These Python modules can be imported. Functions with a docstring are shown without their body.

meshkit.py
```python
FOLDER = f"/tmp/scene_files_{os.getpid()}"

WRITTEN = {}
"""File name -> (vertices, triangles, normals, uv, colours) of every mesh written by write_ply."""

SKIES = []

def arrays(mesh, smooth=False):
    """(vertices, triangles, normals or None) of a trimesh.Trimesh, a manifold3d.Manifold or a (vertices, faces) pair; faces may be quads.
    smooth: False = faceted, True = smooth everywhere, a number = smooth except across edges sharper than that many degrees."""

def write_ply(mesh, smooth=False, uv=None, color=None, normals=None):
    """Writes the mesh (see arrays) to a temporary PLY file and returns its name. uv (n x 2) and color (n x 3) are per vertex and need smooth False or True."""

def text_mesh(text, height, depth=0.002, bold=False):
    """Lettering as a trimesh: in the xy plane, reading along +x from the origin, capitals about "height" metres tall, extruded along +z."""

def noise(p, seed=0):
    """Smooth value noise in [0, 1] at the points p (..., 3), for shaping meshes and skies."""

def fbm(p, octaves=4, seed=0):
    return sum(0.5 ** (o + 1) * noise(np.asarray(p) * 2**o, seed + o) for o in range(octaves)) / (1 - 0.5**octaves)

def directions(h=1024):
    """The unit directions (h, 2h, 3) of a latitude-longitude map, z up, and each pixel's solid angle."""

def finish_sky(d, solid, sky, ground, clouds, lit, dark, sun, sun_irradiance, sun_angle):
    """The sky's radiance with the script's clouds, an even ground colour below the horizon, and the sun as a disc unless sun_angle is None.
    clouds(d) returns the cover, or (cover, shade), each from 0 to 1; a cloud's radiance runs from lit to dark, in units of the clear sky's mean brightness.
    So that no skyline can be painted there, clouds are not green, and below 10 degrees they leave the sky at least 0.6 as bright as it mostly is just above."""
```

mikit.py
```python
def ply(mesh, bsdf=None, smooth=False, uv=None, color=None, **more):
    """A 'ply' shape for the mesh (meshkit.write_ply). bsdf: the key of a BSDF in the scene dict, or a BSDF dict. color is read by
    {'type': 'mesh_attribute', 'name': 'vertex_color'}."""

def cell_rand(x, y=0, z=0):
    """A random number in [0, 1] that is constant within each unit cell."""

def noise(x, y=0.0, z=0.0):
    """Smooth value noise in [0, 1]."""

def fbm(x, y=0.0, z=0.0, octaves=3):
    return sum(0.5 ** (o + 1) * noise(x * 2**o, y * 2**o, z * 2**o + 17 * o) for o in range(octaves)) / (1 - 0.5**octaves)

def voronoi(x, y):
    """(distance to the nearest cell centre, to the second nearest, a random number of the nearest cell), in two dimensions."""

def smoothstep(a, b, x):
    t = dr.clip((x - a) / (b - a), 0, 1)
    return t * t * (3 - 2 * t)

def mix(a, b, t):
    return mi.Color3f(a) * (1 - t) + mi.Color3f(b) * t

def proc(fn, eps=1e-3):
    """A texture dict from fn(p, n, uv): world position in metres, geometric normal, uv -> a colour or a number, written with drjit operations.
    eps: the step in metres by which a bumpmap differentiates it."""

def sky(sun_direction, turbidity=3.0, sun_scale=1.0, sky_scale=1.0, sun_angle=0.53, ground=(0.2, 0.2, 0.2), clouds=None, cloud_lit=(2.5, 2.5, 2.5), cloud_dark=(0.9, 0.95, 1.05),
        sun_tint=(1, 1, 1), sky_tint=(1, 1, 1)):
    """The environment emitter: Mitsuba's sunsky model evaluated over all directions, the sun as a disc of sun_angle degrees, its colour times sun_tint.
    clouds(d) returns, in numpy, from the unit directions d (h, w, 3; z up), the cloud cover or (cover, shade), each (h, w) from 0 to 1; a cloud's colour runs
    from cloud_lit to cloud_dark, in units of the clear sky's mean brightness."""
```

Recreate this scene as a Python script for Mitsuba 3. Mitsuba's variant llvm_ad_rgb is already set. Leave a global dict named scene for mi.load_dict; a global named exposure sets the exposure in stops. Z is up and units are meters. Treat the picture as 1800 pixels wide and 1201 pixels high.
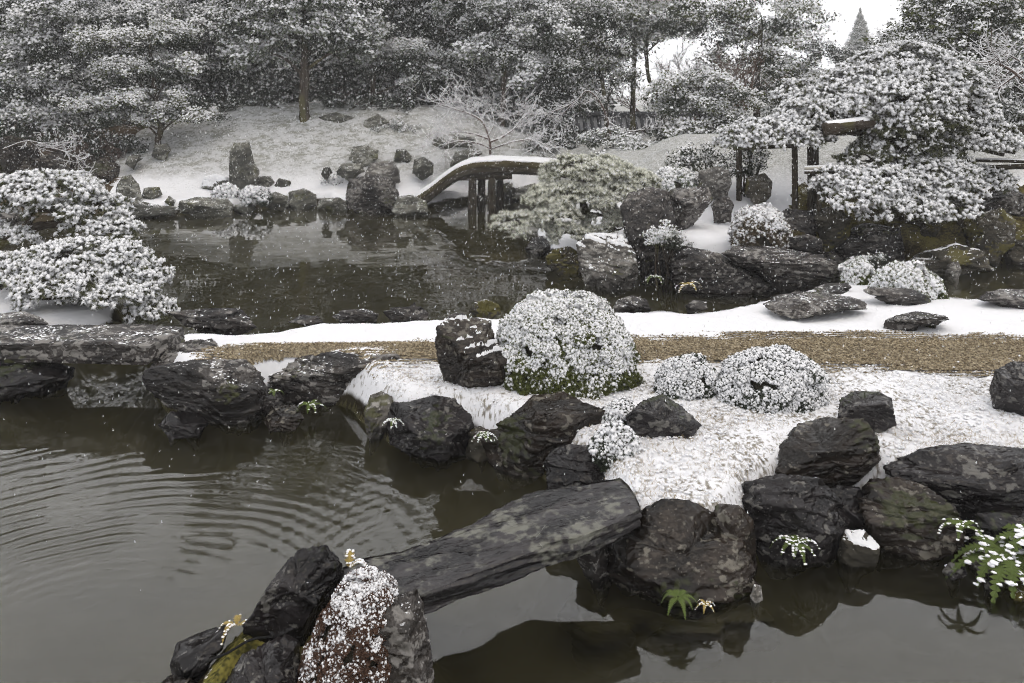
import math
import numpy as np
import trimesh
import shapely
import mitsuba as mi
import drjit as dr
import mikit
import meshkit
from scipy import ndimage

T = mi.ScalarTransform4f
scene, labels = {}, {}

# ------------------------------------------------------------------ camera, sky, exposure
# Water level is z = 0, the viewer stands on a veranda 3 m above it and looks along +y.
EYE, FOC, CX, HOR = 3.0, 1500.0, 900.0, 170.0      # metres; focal length, centre column and horizon row of an 1800 x 1201 frame
scene['camera'] = {
    'type': 'perspective', 'fov': 2 * math.degrees(math.atan(900 / FOC)), 'fov_axis': 'x', 'near_clip': 0.05, 'far_clip': 2000.0,
    'principal_point_offset_y': (600.5 - HOR) / 1201.0 * 1,
    'to_world': T().look_at(origin=[0, 0, EYE], target=[0, 10, EYE], up=[0, 0, 1]),
}
scene['sky'] = mikit.sky([0.25, -0.25, 0.9], turbidity=3, sun_scale=0.12, sun_angle=40, clouds=lambda d: 1.0,
                         cloud_lit=(2.5, 2.5, 2.55), ground=(0.45, 0.45, 0.45))
exposure = 2.15


# ------------------------------------------------------------------ helpers
def rgb(*c):
    return {'type': 'rgb', 'value': list(c)}


def bsdf(name, d):
    scene[name] = d
    return name


def at(px, py, d):
    """The point d metres ahead that a surveyor at the eye sights at column px, row py."""
    return np.array([(px - CX) * d / FOC, d, EYE - (py - HOR) * d / FOC])


def reach(py, z=0.0):
    """How far ahead the level z is met at row py."""
    return FOC * (EYE - z) / (py - HOR)


def ground_at(px, py, z=0.0):
    return at(px, py, reach(py, z))


def numbered(name):
    if name not in labels and name not in scene:
        return name
    k = 1
    while f'{name}_{k:03d}' in labels or f'{name}_{k:03d}' in scene:
        k += 1
    return f'{name}_{k:03d}'


def thing(name, label, cat, group=None):
    key = numbered(name)
    labels[key] = {'label': label, 'category': cat}
    if group:
        labels[key]['group'] = group
    return key


def part(parent, name, mesh, mat, smooth=False, label=None, stuff=False, **kw):
    key = numbered(f'{parent}__{name}')
    scene[key] = mikit.ply(mesh, mat, smooth=smooth, **kw)
    labels[key] = {}
    if label:
        labels[key]['label'] = label
    if stuff:
        labels[key]['kind'] = 'stuff'
    return key


def solid(name, label, cat, mesh, mat, smooth=False, group=None):
    """A thing that is one mesh."""
    key = thing(name, label, cat, group)
    scene[key] = mikit.ply(mesh, mat, smooth=smooth)
    return key


def struct(name, mesh, mat, smooth=False, label=None, kind='structure', cat=None):
    key = numbered(name)
    scene[key] = mikit.ply(mesh, mat, smooth=smooth)
    labels[key] = {'kind': kind}
    if label:
        labels[key]['label'] = label
    if cat:
        labels[key]['category'] = cat
    return key


def join(parts):
    """[(v, f), ...] -> (v, f)"""
    vs, fs, n = [], [], 0
    for v, f in parts:
        v, f = np.asarray(v, float), np.asarray(f, int)
        if not len(f):
            continue
        vs.append(v)
        fs.append(f + n)
        n += len(v)
    return (np.vstack(vs), np.vstack(fs)) if vs else (np.zeros((0, 3)), np.zeros((0, 3), int))


def stamp(mesh, ms):
    """Copies of (v, f) under the 4x4 matrices ms as one (v, f)."""
    v, f = mesh
    ms = np.asarray(ms)
    vs = np.einsum('kij,nj->kni', ms[:, :3, :3], v) + ms[:, None, :3, 3]
    fs = f[None] + (np.arange(len(ms)) * len(v))[:, None, None]
    return vs.reshape(-1, 3), fs.reshape(-1, 3)


def frames(pos, up, size, rng, stretch=None):
    """4x4 matrices that put +z along up with a random spin, scaled by size."""
    pos, up = np.asarray(pos, float), np.asarray(up, float)
    n = len(pos)
    up = up / (np.linalg.norm(up, axis=1, keepdims=True) + 1e-9)
    a = rng.normal(size=(n, 3))
    a -= up * (a * up).sum(1, keepdims=True)
    a /= np.linalg.norm(a, axis=1, keepdims=True) + 1e-9
    b = np.cross(up, a)
    s = np.broadcast_to(size, (n,))[:, None]
    m = np.zeros((n, 4, 4))
    m[:, :3, 0], m[:, :3, 1], m[:, :3, 2], m[:, :3, 3], m[:, 3, 3] = a * s, b * s, up * s, pos, 1
    if stretch is not None:
        m[:, :3, 2] *= np.broadcast_to(stretch, (n,))[:, None]
    return m


def tube(pts, radii, sides=7, cap=True):
    p = np.asarray(pts, float)
    r = np.broadcast_to(radii, (len(p),))
    t = np.gradient(p, axis=0)
    t /= np.linalg.norm(t, axis=1, keepdims=True) + 1e-12
    ref = np.where(np.abs(t[:, 2:]) < 0.9, [0, 0, 1.0], [1.0, 0, 0])
    a = np.cross(t, ref)
    a /= np.linalg.norm(a, axis=1, keepdims=True) + 1e-12
    b = np.cross(t, a)
    ang = np.arange(sides) * 2 * np.pi / sides
    v = (p[:, None] + r[:, None, None] * (np.cos(ang)[None, :, None] * a[:, None] + np.sin(ang)[None, :, None] * b[:, None])).reshape(-1, 3)
    f = []
    for i in range(len(p) - 1):
        for j in range(sides):
            q = [i * sides + j, i * sides + (j + 1) % sides, (i + 1) * sides + (j + 1) % sides, (i + 1) * sides + j]
            f += [[q[0], q[2], q[1]], [q[0], q[3], q[2]]]
    if cap:
        n = len(v)
        v = np.vstack([v, p[:1], p[-1:]])
        last = (len(p) - 1) * sides
        for j in range(sides):
            f += [[n, j, (j + 1) % sides], [n + 1, last + (j + 1) % sides, last + j]]
    return v, np.array(f)


def curve(pts, n=8):
    """A smooth polyline through the points."""
    p = np.asarray(pts, float)
    if len(p) < 3:
        s = np.linspace(0, 1, n)[:, None]
        return p[0] * (1 - s) + p[-1] * s
    q = np.vstack([2 * p[0] - p[1], p, 2 * p[-1] - p[-2]])
    out = []
    for i in range(1, len(q) - 2):
        for s in np.linspace(0, 1, n, endpoint=False):
            out.append(0.5 * ((2 * q[i]) + (-q[i - 1] + q[i + 1]) * s + (2 * q[i - 1] - 5 * q[i] + 4 * q[i + 1] - q[i + 2]) * s * s + (-q[i - 1] + 3 * q[i] - 3 * q[i + 1] + q[i + 2]) * s ** 3))
    return np.array(out + [p[-1]])


def sstep(a, b, x):
    t = np.clip((x - a) / (b - a), 0, 1)
    return t * t * (3 - 2 * t)


_ICO = {}


def ico(sub):
    if sub not in _ICO:
        m = trimesh.creation.icosphere(subdivisions=sub)
        _ICO[sub] = (np.array(m.vertices), np.array(m.faces))
    return _ICO[sub]


def normals(v, f):
    n = np.zeros_like(v)
    fn = np.cross(v[f[:, 1]] - v[f[:, 0]], v[f[:, 2]] - v[f[:, 0]])
    for k in range(3):
        np.add.at(n, f[:, k], fn)
    return n / (np.linalg.norm(n, axis=1, keepdims=True) + 1e-12)


def compact(v, f):
    used, inv = np.unique(f, return_inverse=True)
    return v[used], inv.reshape(-1, 3)


# ------------------------------------------------------------------ materials
def P3(p, s):
    return p.x * s, p.y * s, p.z * s


def rock_col(dark, mid, pale, pale_at, moss, moss_amt, snow, scale=1.0):
    """Wet stone: two tones of base, pale lichen spots, moss on gentle faces, a dusting of snow on what faces up."""
    def fn(p, n, uv):
        a = mikit.fbm(*P3(p, 2.2 * scale), octaves=3)
        vein = mikit.fbm(p.x * 3 * scale + p.z * 9 * scale, p.y * 3 * scale, p.z * 16 * scale - p.x * 5 * scale, octaves=2)
        c = mikit.mix(dark, mid, mikit.smoothstep(0.35, 0.72, a * 0.55 + vein * 0.45))
        li = mikit.fbm(*P3(p, 20 * scale), octaves=4)
        sp = mikit.noise(p.x * 62 * scale, p.y * 62 * scale, p.z * 62 * scale)
        c = mikit.mix(c, pale, dr.maximum(mikit.smoothstep(pale_at, pale_at + 0.07, li * 0.62 + a * 0.38), 0.8 * mikit.smoothstep(0.80, 0.86, sp * 0.75 + a * 0.35)) * 0.85)
        mo = mikit.noise(p.x * 3.1 + 7, p.y * 3.1, p.z * 3.1) * 0.65 + mikit.noise(p.x * 27, p.y * 27, p.z * 27) * 0.35
        c = mikit.mix(c, moss, mikit.smoothstep(1.0 - moss_amt, 1.12 - moss_amt, mo) * 0.9)
        if snow > 0:
            g = mikit.noise(p.x * 55, p.y * 55, p.z * 55) * 0.5 + mikit.noise(p.x * 6, p.y * 6, p.z * 6) * 0.3
            c = mikit.mix(c, (0.8, 0.81, 0.83), mikit.smoothstep(1.12 - snow, 1.22 - snow, g + 0.42 * n.z))
        return c
    return mikit.proc(fn)


def ridged(x, y, z):
    return 1 - dr.abs(2 * mikit.noise(x, y, z) - 1)


def rock_bump(s):
    def fn(p, n, uv):
        a = mikit.fbm(p.x * 5 * s, p.y * 5 * s, p.z * 7 * s, octaves=2)
        r1 = ridged(p.x * 8 * s + 2 * a, p.y * 8 * s, p.z * 12 * s - 2 * a)
        r2 = ridged(p.x * 21 * s, p.y * 21 * s + 2 * a, p.z * 30 * s)
        return 1.2 * r1 * r1 + 0.55 * r2 + 0.3 * mikit.noise(p.x * 60, p.y * 60, p.z * 70)
    return mikit.proc(fn, eps=3e-3)


def rock_mat(name, rough, bump, spec, *a, s=1.0, **k):
    inner = {'type': 'principled', 'base_color': rock_col(*a, **k), 'roughness': rough, 'specular': spec}
    return bsdf(name, {'type': 'twosided', 'b': {'type': 'bumpmap', 'tex': rock_bump(s), 'scale': bump * 1.2, 'b': inner}})


rock_mat('wet_rock', 0.2, 0.0085, 0.22, (0.0055, 0.0048, 0.005), (0.023, 0.020, 0.0205), (0.12, 0.115, 0.105), 0.575, (0.024, 0.028, 0.012), 0.31, 0.06)
rock_mat('wet_brown_rock', 0.22, 0.0085, 0.22, (0.0075, 0.006, 0.0048), (0.032, 0.0245, 0.0195), (0.13, 0.12, 0.10), 0.57, (0.03, 0.033, 0.013), 0.37, 0.06)
rock_mat('mottled_rock', 0.34, 0.011, 0.25, (0.011, 0.0097, 0.0093), (0.047, 0.041, 0.037), (0.19, 0.18, 0.168), 0.545, (0.05, 0.052, 0.02), 0.27, 0.20)
rock_mat('pale_rock', 0.6, 0.015, 0.3, (0.05, 0.046, 0.042), (0.14, 0.13, 0.115), (0.3, 0.29, 0.27), 0.54, (0.06, 0.06, 0.025), 0.3, 0.2)
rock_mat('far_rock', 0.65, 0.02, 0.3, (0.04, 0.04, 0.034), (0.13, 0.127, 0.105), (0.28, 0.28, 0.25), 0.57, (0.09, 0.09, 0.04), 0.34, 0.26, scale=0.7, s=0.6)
rock_mat('mossy_rock', 0.75, 0.02, 0.25, (0.03, 0.027, 0.02), (0.075, 0.066, 0.05), (0.2, 0.19, 0.17), 0.60, (0.085, 0.075, 0.02), 0.46, 0.26)


def vein_slab(p, n, uv):
    # a greenish grey schist: streaks run along the plank, broken by blotches of lichen and a few quartz veins
    u, w = p.x * 0.86 + p.y * 0.5, p.y * 0.86 - p.x * 0.5
    a = mikit.fbm(u * 3.5, w * 12, p.z * 20, octaves=4)
    b = mikit.fbm(p.x * 26, p.y * 26, p.z * 26, octaves=3)
    e = mikit.fbm(p.x * 5, p.y * 5, p.z * 5 + 4, octaves=3)
    c = mikit.mix((0.007, 0.0065, 0.007), (0.034, 0.031, 0.032), mikit.smoothstep(0.3, 0.7, a))
    c = mikit.mix(c, (0.15, 0.15, 0.125), mikit.smoothstep(0.5, 0.64, b * 0.4 + a * 0.25 + e * 0.35) * 0.75)
    k = dr.abs(mikit.fbm(u * 2.2 + 3, w * 3.4, 0, octaves=3) - 0.5)
    return mikit.mix(c, (0.24, 0.24, 0.22), mikit.smoothstep(0.006, 0.001, k) * mikit.smoothstep(0.45, 0.7, b) * 0.8)


def slab_bump(p, n, uv):
    u, w = p.x * 0.86 + p.y * 0.5, p.y * 0.86 - p.x * 0.5
    return 0.7 * mikit.fbm(u * 4, w * 22, p.z * 40, octaves=3) + 0.7 * mikit.fbm(p.x * 28, p.y * 28, p.z * 30, octaves=3)


bsdf('veined_stone', {'type': 'twosided', 'b': {'type': 'bumpmap', 'tex': mikit.proc(slab_bump, eps=3e-3), 'scale': 0.02, 'b': {
    'type': 'principled', 'base_color': mikit.proc(vein_slab), 'roughness': 0.3, 'specular': 0.28}}})


def snow_fn(p, n, uv):
    v = mikit.fbm(p.x * 30, p.y * 30, p.z * 30, octaves=2)
    return mikit.mix((0.64, 0.65, 0.67), (0.73, 0.735, 0.745), v)


bsdf('snow', {'type': 'twosided', 'b': {'type': 'diffuse', 'reflectance': mikit.proc(snow_fn)}})
bsdf('leaf_snow', {'type': 'twosided', 'b': {'type': 'diffuse', 'reflectance': rgb(0.78, 0.785, 0.80)}})


def ground_fn(p, n, uv):
    # thin snow over winter turf: blades and soil show through in flecks, more of them on the front lawn; mound and right bank also have tree shade painted as turf
    fine = mikit.noise(p.x * 38, p.y * 30, p.z * 20) * 0.6 + mikit.noise(p.x * 90, p.y * 70, 3) * 0.4
    mid = mikit.fbm(p.x * 2.4, p.y * 2.0, p.z, octaves=3)
    far = mikit.fbm(p.x * 3.5, p.y * 3.5, p.z * 9, octaves=4)
    mound = mikit.smoothstep(22.5, 25.5, p.y)
    back = mikit.smoothstep(8.0, 8.8, p.y) * (1 - mound)
    bare = mikit.smoothstep(0.56, 0.80, fine * 0.62 + mid * 0.42 + 0.05 - back * 0.22)
    tuft = mikit.noise(p.x * 16, p.y * 9, p.z * 22) * 0.6 + mikit.noise(p.x * 33, p.y * 16, p.z * 40) * 0.4
    bare = bare * (1 - mound) + mound * (0.46 + 0.54 * mikit.smoothstep(0.38, 0.70, tuft * 0.45 + far * 0.55)) * (0.2 + 0.8 * mikit.smoothstep(0.5, 0.9, p.z))  # mound: grass showing through, plus tree shade painted as a base share of turf
    turf = mikit.mix((0.085, 0.065, 0.045), (0.14, 0.12, 0.065), mikit.noise(p.x * 60, p.y * 60, 9))
    turf = mikit.mix(turf, mikit.mix((0.10, 0.105, 0.085), (0.17, 0.17, 0.13), far), mikit.smoothstep(15.5, 17.5, p.y))
    shade = mikit.smoothstep(0.2, 1.6, p.x) * mikit.smoothstep(16.8, 18.4, p.y)  # grassy right bank with little snow; its shade is painted as extra turf
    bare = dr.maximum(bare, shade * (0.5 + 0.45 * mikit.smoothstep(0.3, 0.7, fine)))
    c = mikit.mix((0.70, 0.705, 0.725), turf, bare * 0.85)
    wet = mikit.smoothstep(0.03, -0.03, p.z - 0.07 - 0.17 * mikit.fbm(p.x * 3, p.y * 3, 7, octaves=3))
    return mikit.mix(c, mikit.mix((0.012, 0.01, 0.008), (0.04, 0.034, 0.02), mid), wet)


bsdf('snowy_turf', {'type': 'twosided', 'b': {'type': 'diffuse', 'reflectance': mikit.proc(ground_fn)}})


def litter_fn(p, n, uv):
    a = mikit.fbm(p.x * 5, p.y * 5, p.z * 5, octaves=4)
    c = mikit.mix((0.03, 0.022, 0.014), (0.10, 0.075, 0.05), a)
    return mikit.mix(c, (0.75, 0.76, 0.78), mikit.smoothstep(0.6, 0.75, mikit.fbm(p.x * 9, p.y * 9, p.z * 9 + 3, octaves=3)) * 0.8)


bsdf('leaf_litter', {'type': 'twosided', 'b': {'type': 'diffuse', 'reflectance': mikit.proc(litter_fn)}})


def bed_fn(p, n, uv):
    a = mikit.fbm(p.x * 1.2, p.y * 1.2, 0, octaves=4)
    return mikit.mix((0.040, 0.037, 0.018), (0.092, 0.084, 0.044), a)


bsdf('pond_mud', {'type': 'twosided', 'b': {'type': 'diffuse', 'reflectance': mikit.proc(bed_fn)}})


def gravel_fn(p, n, uv):
    f, s, w = mikit.voronoi(p.x * 55, p.y * 55)
    c = mikit.mix((0.12, 0.097, 0.064), (0.36, 0.305, 0.215), w)
    c = c * (0.35 + 0.65 * mikit.smoothstep(0.0, 0.25, s - f))
    return c


bsdf('gravel', {'type': 'twosided', 'b': {'type': 'diffuse', 'reflectance': mikit.proc(gravel_fn)}})
for k, c in enumerate([(0.24, 0.192, 0.122), (0.40, 0.34, 0.24), (0.12, 0.094, 0.063)]):
    bsdf(f'pebble_{k}', {'type': 'twosided', 'b': {'type': 'diffuse', 'reflectance': rgb(*c)}})


def moss_fn(p, n, uv):
    a = mikit.fbm(p.x * 14, p.y * 14, p.z * 14, octaves=3)
    b = mikit.noise(p.x * 70, p.y * 70, p.z * 70)
    c = mikit.mix((0.035, 0.034, 0.012), (0.17, 0.15, 0.04), mikit.smoothstep(0.3, 0.7, a * 0.55 + b * 0.45))
    return mikit.mix(c, (0.7, 0.7, 0.72), mikit.smoothstep(0.70, 0.8, mikit.noise(p.x * 22, p.y * 22, 2) * 0.55 + b * 0.4))


bsdf('moss', {'type': 'twosided', 'b': {'type': 'diffuse', 'reflectance': mikit.proc(moss_fn)}})


def bank_fn(p, n, uv):
    a = mikit.fbm(p.x * 4, p.y * 4, p.z * 4, octaves=4)
    b = mikit.noise(p.x * 45, p.y * 45, p.z * 45)
    c = mikit.mix((0.028, 0.022, 0.013), (0.11, 0.095, 0.03), mikit.smoothstep(0.35, 0.65, a * 0.7 + b * 0.3))
    return mikit.mix(c, (0.75, 0.75, 0.78), mikit.smoothstep(1.12, 1.3, mikit.fbm(p.x * 2.5, p.y * 2.5, 2, octaves=3) * 0.8 + b * 0.25 + n.z * 0.5))


bsdf('bank_moss', {'type': 'twosided', 'b': {'type': 'diffuse', 'reflectance': mikit.proc(bank_fn)}})
bsdf('wet_soil', {'type': 'twosided', 'b': {'type': 'diffuse', 'reflectance': mikit.proc(lambda p, n, uv: mikit.mix((0.018, 0.014, 0.01), (0.06, 0.05, 0.03), mikit.fbm(p.x * 9, p.y * 9, p.z * 9, octaves=3)))}})


def bark_fn(p, n, uv):
    a = mikit.fbm(p.x * 14, p.y * 14, p.z * 3, octaves=3)
    c = mikit.mix((0.022, 0.018, 0.014), (0.085, 0.07, 0.055), a)
    return mikit.mix(c, (0.10, 0.095, 0.04), mikit.smoothstep(0.55, 0.75, mikit.noise(p.x * 3, p.y * 3, p.z * 1.5)) * 0.6)


bsdf('bark', {'type': 'twosided', 'b': {'type': 'diffuse', 'reflectance': mikit.proc(bark_fn)}})
bsdf('old_wood', {'type': 'twosided', 'b': {'type': 'diffuse', 'reflectance': mikit.proc(lambda p, n, uv: mikit.mix((0.018, 0.015, 0.011), (0.075, 0.064, 0.048), mikit.fbm(p.x * 6, p.y * 20, p.z * 20, octaves=3)))}})
for name, c in dict(leaf_dark=(0.035, 0.042, 0.03), leaf_olive=(0.085, 0.097, 0.04), leaf_grey=(0.125, 0.142, 0.10), twig_dark=(0.03, 0.027, 0.02), leaf_brown=(0.085, 0.068, 0.045), leaf_green=(0.045, 0.062, 0.022),
                    leaf_azalea=(0.075, 0.085, 0.03), leaf_red=(0.085, 0.052, 0.038), needle=(0.10, 0.105, 0.06), needle_frost=(0.82, 0.825, 0.74), needle_pale=(0.17, 0.175, 0.115), fern_green=(0.075, 0.10, 0.032),
                    fern_gold=(0.28, 0.21, 0.07), grass_straw=(0.30, 0.23, 0.13), twig_brown=(0.10, 0.07, 0.058), twig_white=(0.55, 0.54, 0.55), black_rubber=(0.02, 0.02, 0.02),
                    plaster=(0.42, 0.41, 0.40), roof_tile=(0.085, 0.087, 0.092), roof_snow=(0.34, 0.345, 0.355), bamboo=(0.5, 0.48, 0.42)).items():
    bsdf(name, {'type': 'twosided', 'b': {'type': 'diffuse', 'reflectance': rgb(*c)}})
bsdf('water_surface', {'type': 'dielectric', 'int_ior': 1.55, 'ext_ior': 1.0})

# ------------------------------------------------------------------ terrain
def outline(pts):
    return np.array([ground_at(*p)[:2] for p in pts])


# (column, row, level) of points of each shore
SHORE_ISLAND = [(2300, 930, 0), (1830, 925, 0), (1700, 925, 0), (1600, 925, 0), (1530, 908, 0), (1400, 915, 0), (1345, 935, 0), (1318, 985, 0), (1260, 1032, 0), (1120, 1034, 0), (1080, 1000, 0), (1050, 930, 0), (1010, 880, 0), (960, 838, 0), (890, 816, 0),
                (830, 790, 0), (700, 782, 0), (655, 752, 0), (622, 718, 0), (560, 700, 0), (480, 698, 0), (400, 735, 0), (310, 732, 0), (275, 690, 0), (272, 645, 0), (300, 588, .25), (335, 578, .25), (440, 582, .25), (560, 566, .25),
                (750, 560, .25), (860, 556, .25), (1090, 546, .25), (1240, 543, .25), (1340, 525, .25), (1430, 503, .25), (1490, 490, .25), (1600, 490, .25), (1665, 518, .25), (1830, 530, .25), (2300, 540, .25)]
SHORE_NEAR = [(310, 1250, 0), (370, 1180, 0), (445, 1110, 0), (560, 1040, 0), (680, 1060, 0), (740, 1140, 0), (770, 1240, 0), (800, 1500, 0), (150, 1500, 0)]
SHORE_LEFT = [(-700, 500, 0), (-100, 497, 0), (20, 500, 0), (150, 530, 0), (215, 560, 0), (200, 585, 0), (110, 600, 0), (50, 650, 0), (0, 680, 0), (-700, 720, 0)]
FAR = outline([(-900, 378, 0), (200, 376, 0), (260, 380, 0), (400, 376, 0), (430, 370, 0), (560, 360, 0), (610, 368, 0), (700, 370, 0), (750, 371, 0), (790, 360, 0), (890, 348, 0), (965, 352, 0), (990, 380, 0),
               (950, 400, 0), (940, 425, 0), (975, 455, 0), (1030, 470, 0), (1080, 480, 0), (1130, 480, 0), (1180, 488, 0), (1250, 492, 0), (1330, 492, 0), (1420, 478, 0), (1500, 460, 0), (1600, 466, 0), (1660, 464, 0), (1750, 460, 0), (2400, 455, 0)])
FAR = np.vstack([FAR, [[60, 14], [60, 110], [-60, 110], [-60, 22]]])
RES, GX0, GY0, GX1, GY1 = 0.05, -30.0, 1.0, 30.0, 52.0
gx, gy = np.arange(GX0, GX1, RES), np.arange(GY0, GY1, RES)
GXX, GYY = np.meshgrid(gx, gy)


def land_mask(poly):
    return shapely.contains_xy(shapely.Polygon(poly), GXX, GYY)


island, near, left, far = (land_mask(p) for p in (outline(SHORE_ISLAND), outline(SHORE_NEAR), outline(SHORE_LEFT), FAR))
dist = ndimage.distance_transform_edt(island | near | left | far) * RES
out = ndimage.distance_transform_edt(~(island | near | left | far)) * RES
bank = sstep(0.0, 0.14, dist)
front = sstep(9.6, 8.6, GYY)                                   # the island's front is the higher edge
HGT = np.where(island, (0.27 + 0.17 * front) * bank, 0)
HGT = np.where(near, 0.17 * bank + 0.12 * sstep(3.9, 3.0, GYY), HGT)
HGT = np.where(left, 0.30 * bank, HGT)
u = GXX / GYY * FOC + CX                                        # bearing
crest = np.interp(u, [-200, 0, 160, 260, 420, 560, 800, 900, 1000, 1200, 1400, 2200], [1.7, 1.7, 1.7, 2.0, 2.5, 2.62, 2.5, 1.75, 1.25, 1.6, 1.65, 1.5])
mound = crest * sstep(22.6, 29.0, GYY) ** 0.9
mound = np.where(u > 980, (crest) * sstep(14.0, 21.0, GYY), mound)
HGT = np.where(far, 0.33 * bank + np.maximum(mound - 0.2, 0) * sstep(0.3, 1.5, dist) + 0.35 * sstep(13.2, 14.5, GYY) * sstep(22.5, 21.0, GYY) * sstep(1100, 1200, u) * bank, HGT)
HGT = np.where(dist > 0, HGT, -0.55 * sstep(0.0, 0.5, out) ** 0.7)
HGT = ndimage.gaussian_filter(HGT, 1.1)


def height(x, y):
    x, y = np.asarray(x, float), np.asarray(y, float)
    if x.ndim == 0:
        return float(height(x[None], y[None])[0])
    return ndimage.map_coordinates(HGT, [(y - GY0) / RES, (x - GX0) / RES], order=1, mode='nearest')


def on_ground(px, py):
    """The point of the ground that a sight line through column px, row py meets."""
    d = np.arange(3.5, 45, 0.02)
    z = EYE - (py - HOR) * d / FOC
    x = (px - CX) * d / FOC
    k = np.argmax(z <= height(x, d))
    return np.array([x[k], d[k], z[k]])


def axis(spans):
    """[(start, stop, step), ...]"""
    return np.unique(np.round(np.concatenate([np.arange(a, b, s) for a, b, s in spans]), 4))


xs = axis([(-110, -60, 10), (-60, -25, 2.5), (-25, -5, 0.16), (-5, -1.5, 0.05), (-1.5, 5, 0.026), (5, 25, 0.16), (25, 60, 2.5), (60, 111, 10)])
ys = axis([(-6, 3.0, 0.5), (3.0, 5.0, 0.06), (5.0, 8.4, 0.026), (8.4, 10.6, 0.05), (10.6, 32, 0.13), (32, 52, 1.0), (52, 121, 4)])
X, Y = np.meshgrid(xs, ys)
Z = height(X, Y)
nz = meshkit.fbm(np.stack([X * 2.2, Y * 2.2, 0 * X], -1), 4, 3) - 0.5
lump = meshkit.fbm(np.stack([X * 15, Y * 15, 0 * X + 5], -1), 2, 9) * 0.5 + np.abs(meshkit.noise(np.stack([X * 32, Y * 32, 0 * X + 2], -1), 4) - 0.5) - 0.5
Z = Z + np.where(Z > 0.1, nz * np.where(Y > 22, 0.24, 0.07) + lump * np.where(Y < 8.6, 0.032, 0.014), nz * 0.1)
GV = np.stack([X, Y, Z], -1).reshape(-1, 3)
ii = np.arange(len(ys) - 1)[:, None] * len(xs) + np.arange(len(xs) - 1)[None]
GF = np.concatenate([np.stack([ii, ii + 1, ii + len(xs) + 1], -1).reshape(-1, 3), np.stack([ii, ii + len(xs) + 1, ii + len(xs)], -1).reshape(-1, 3)])
fc = GV[GF].mean(1)
fu = fc[:, 0] / np.maximum(fc[:, 1], 0.1) * FOC + CX
bed = fc[:, 2] < 0.035
lit = ~bed & (fc[:, 1] > 20) & (fu < 175 + 90 * (meshkit.fbm(fc * [0.5, 0.5, 0], 3) - 0.5) + np.clip((fc[:, 1] - 23) * 14, 0, 110))
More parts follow.
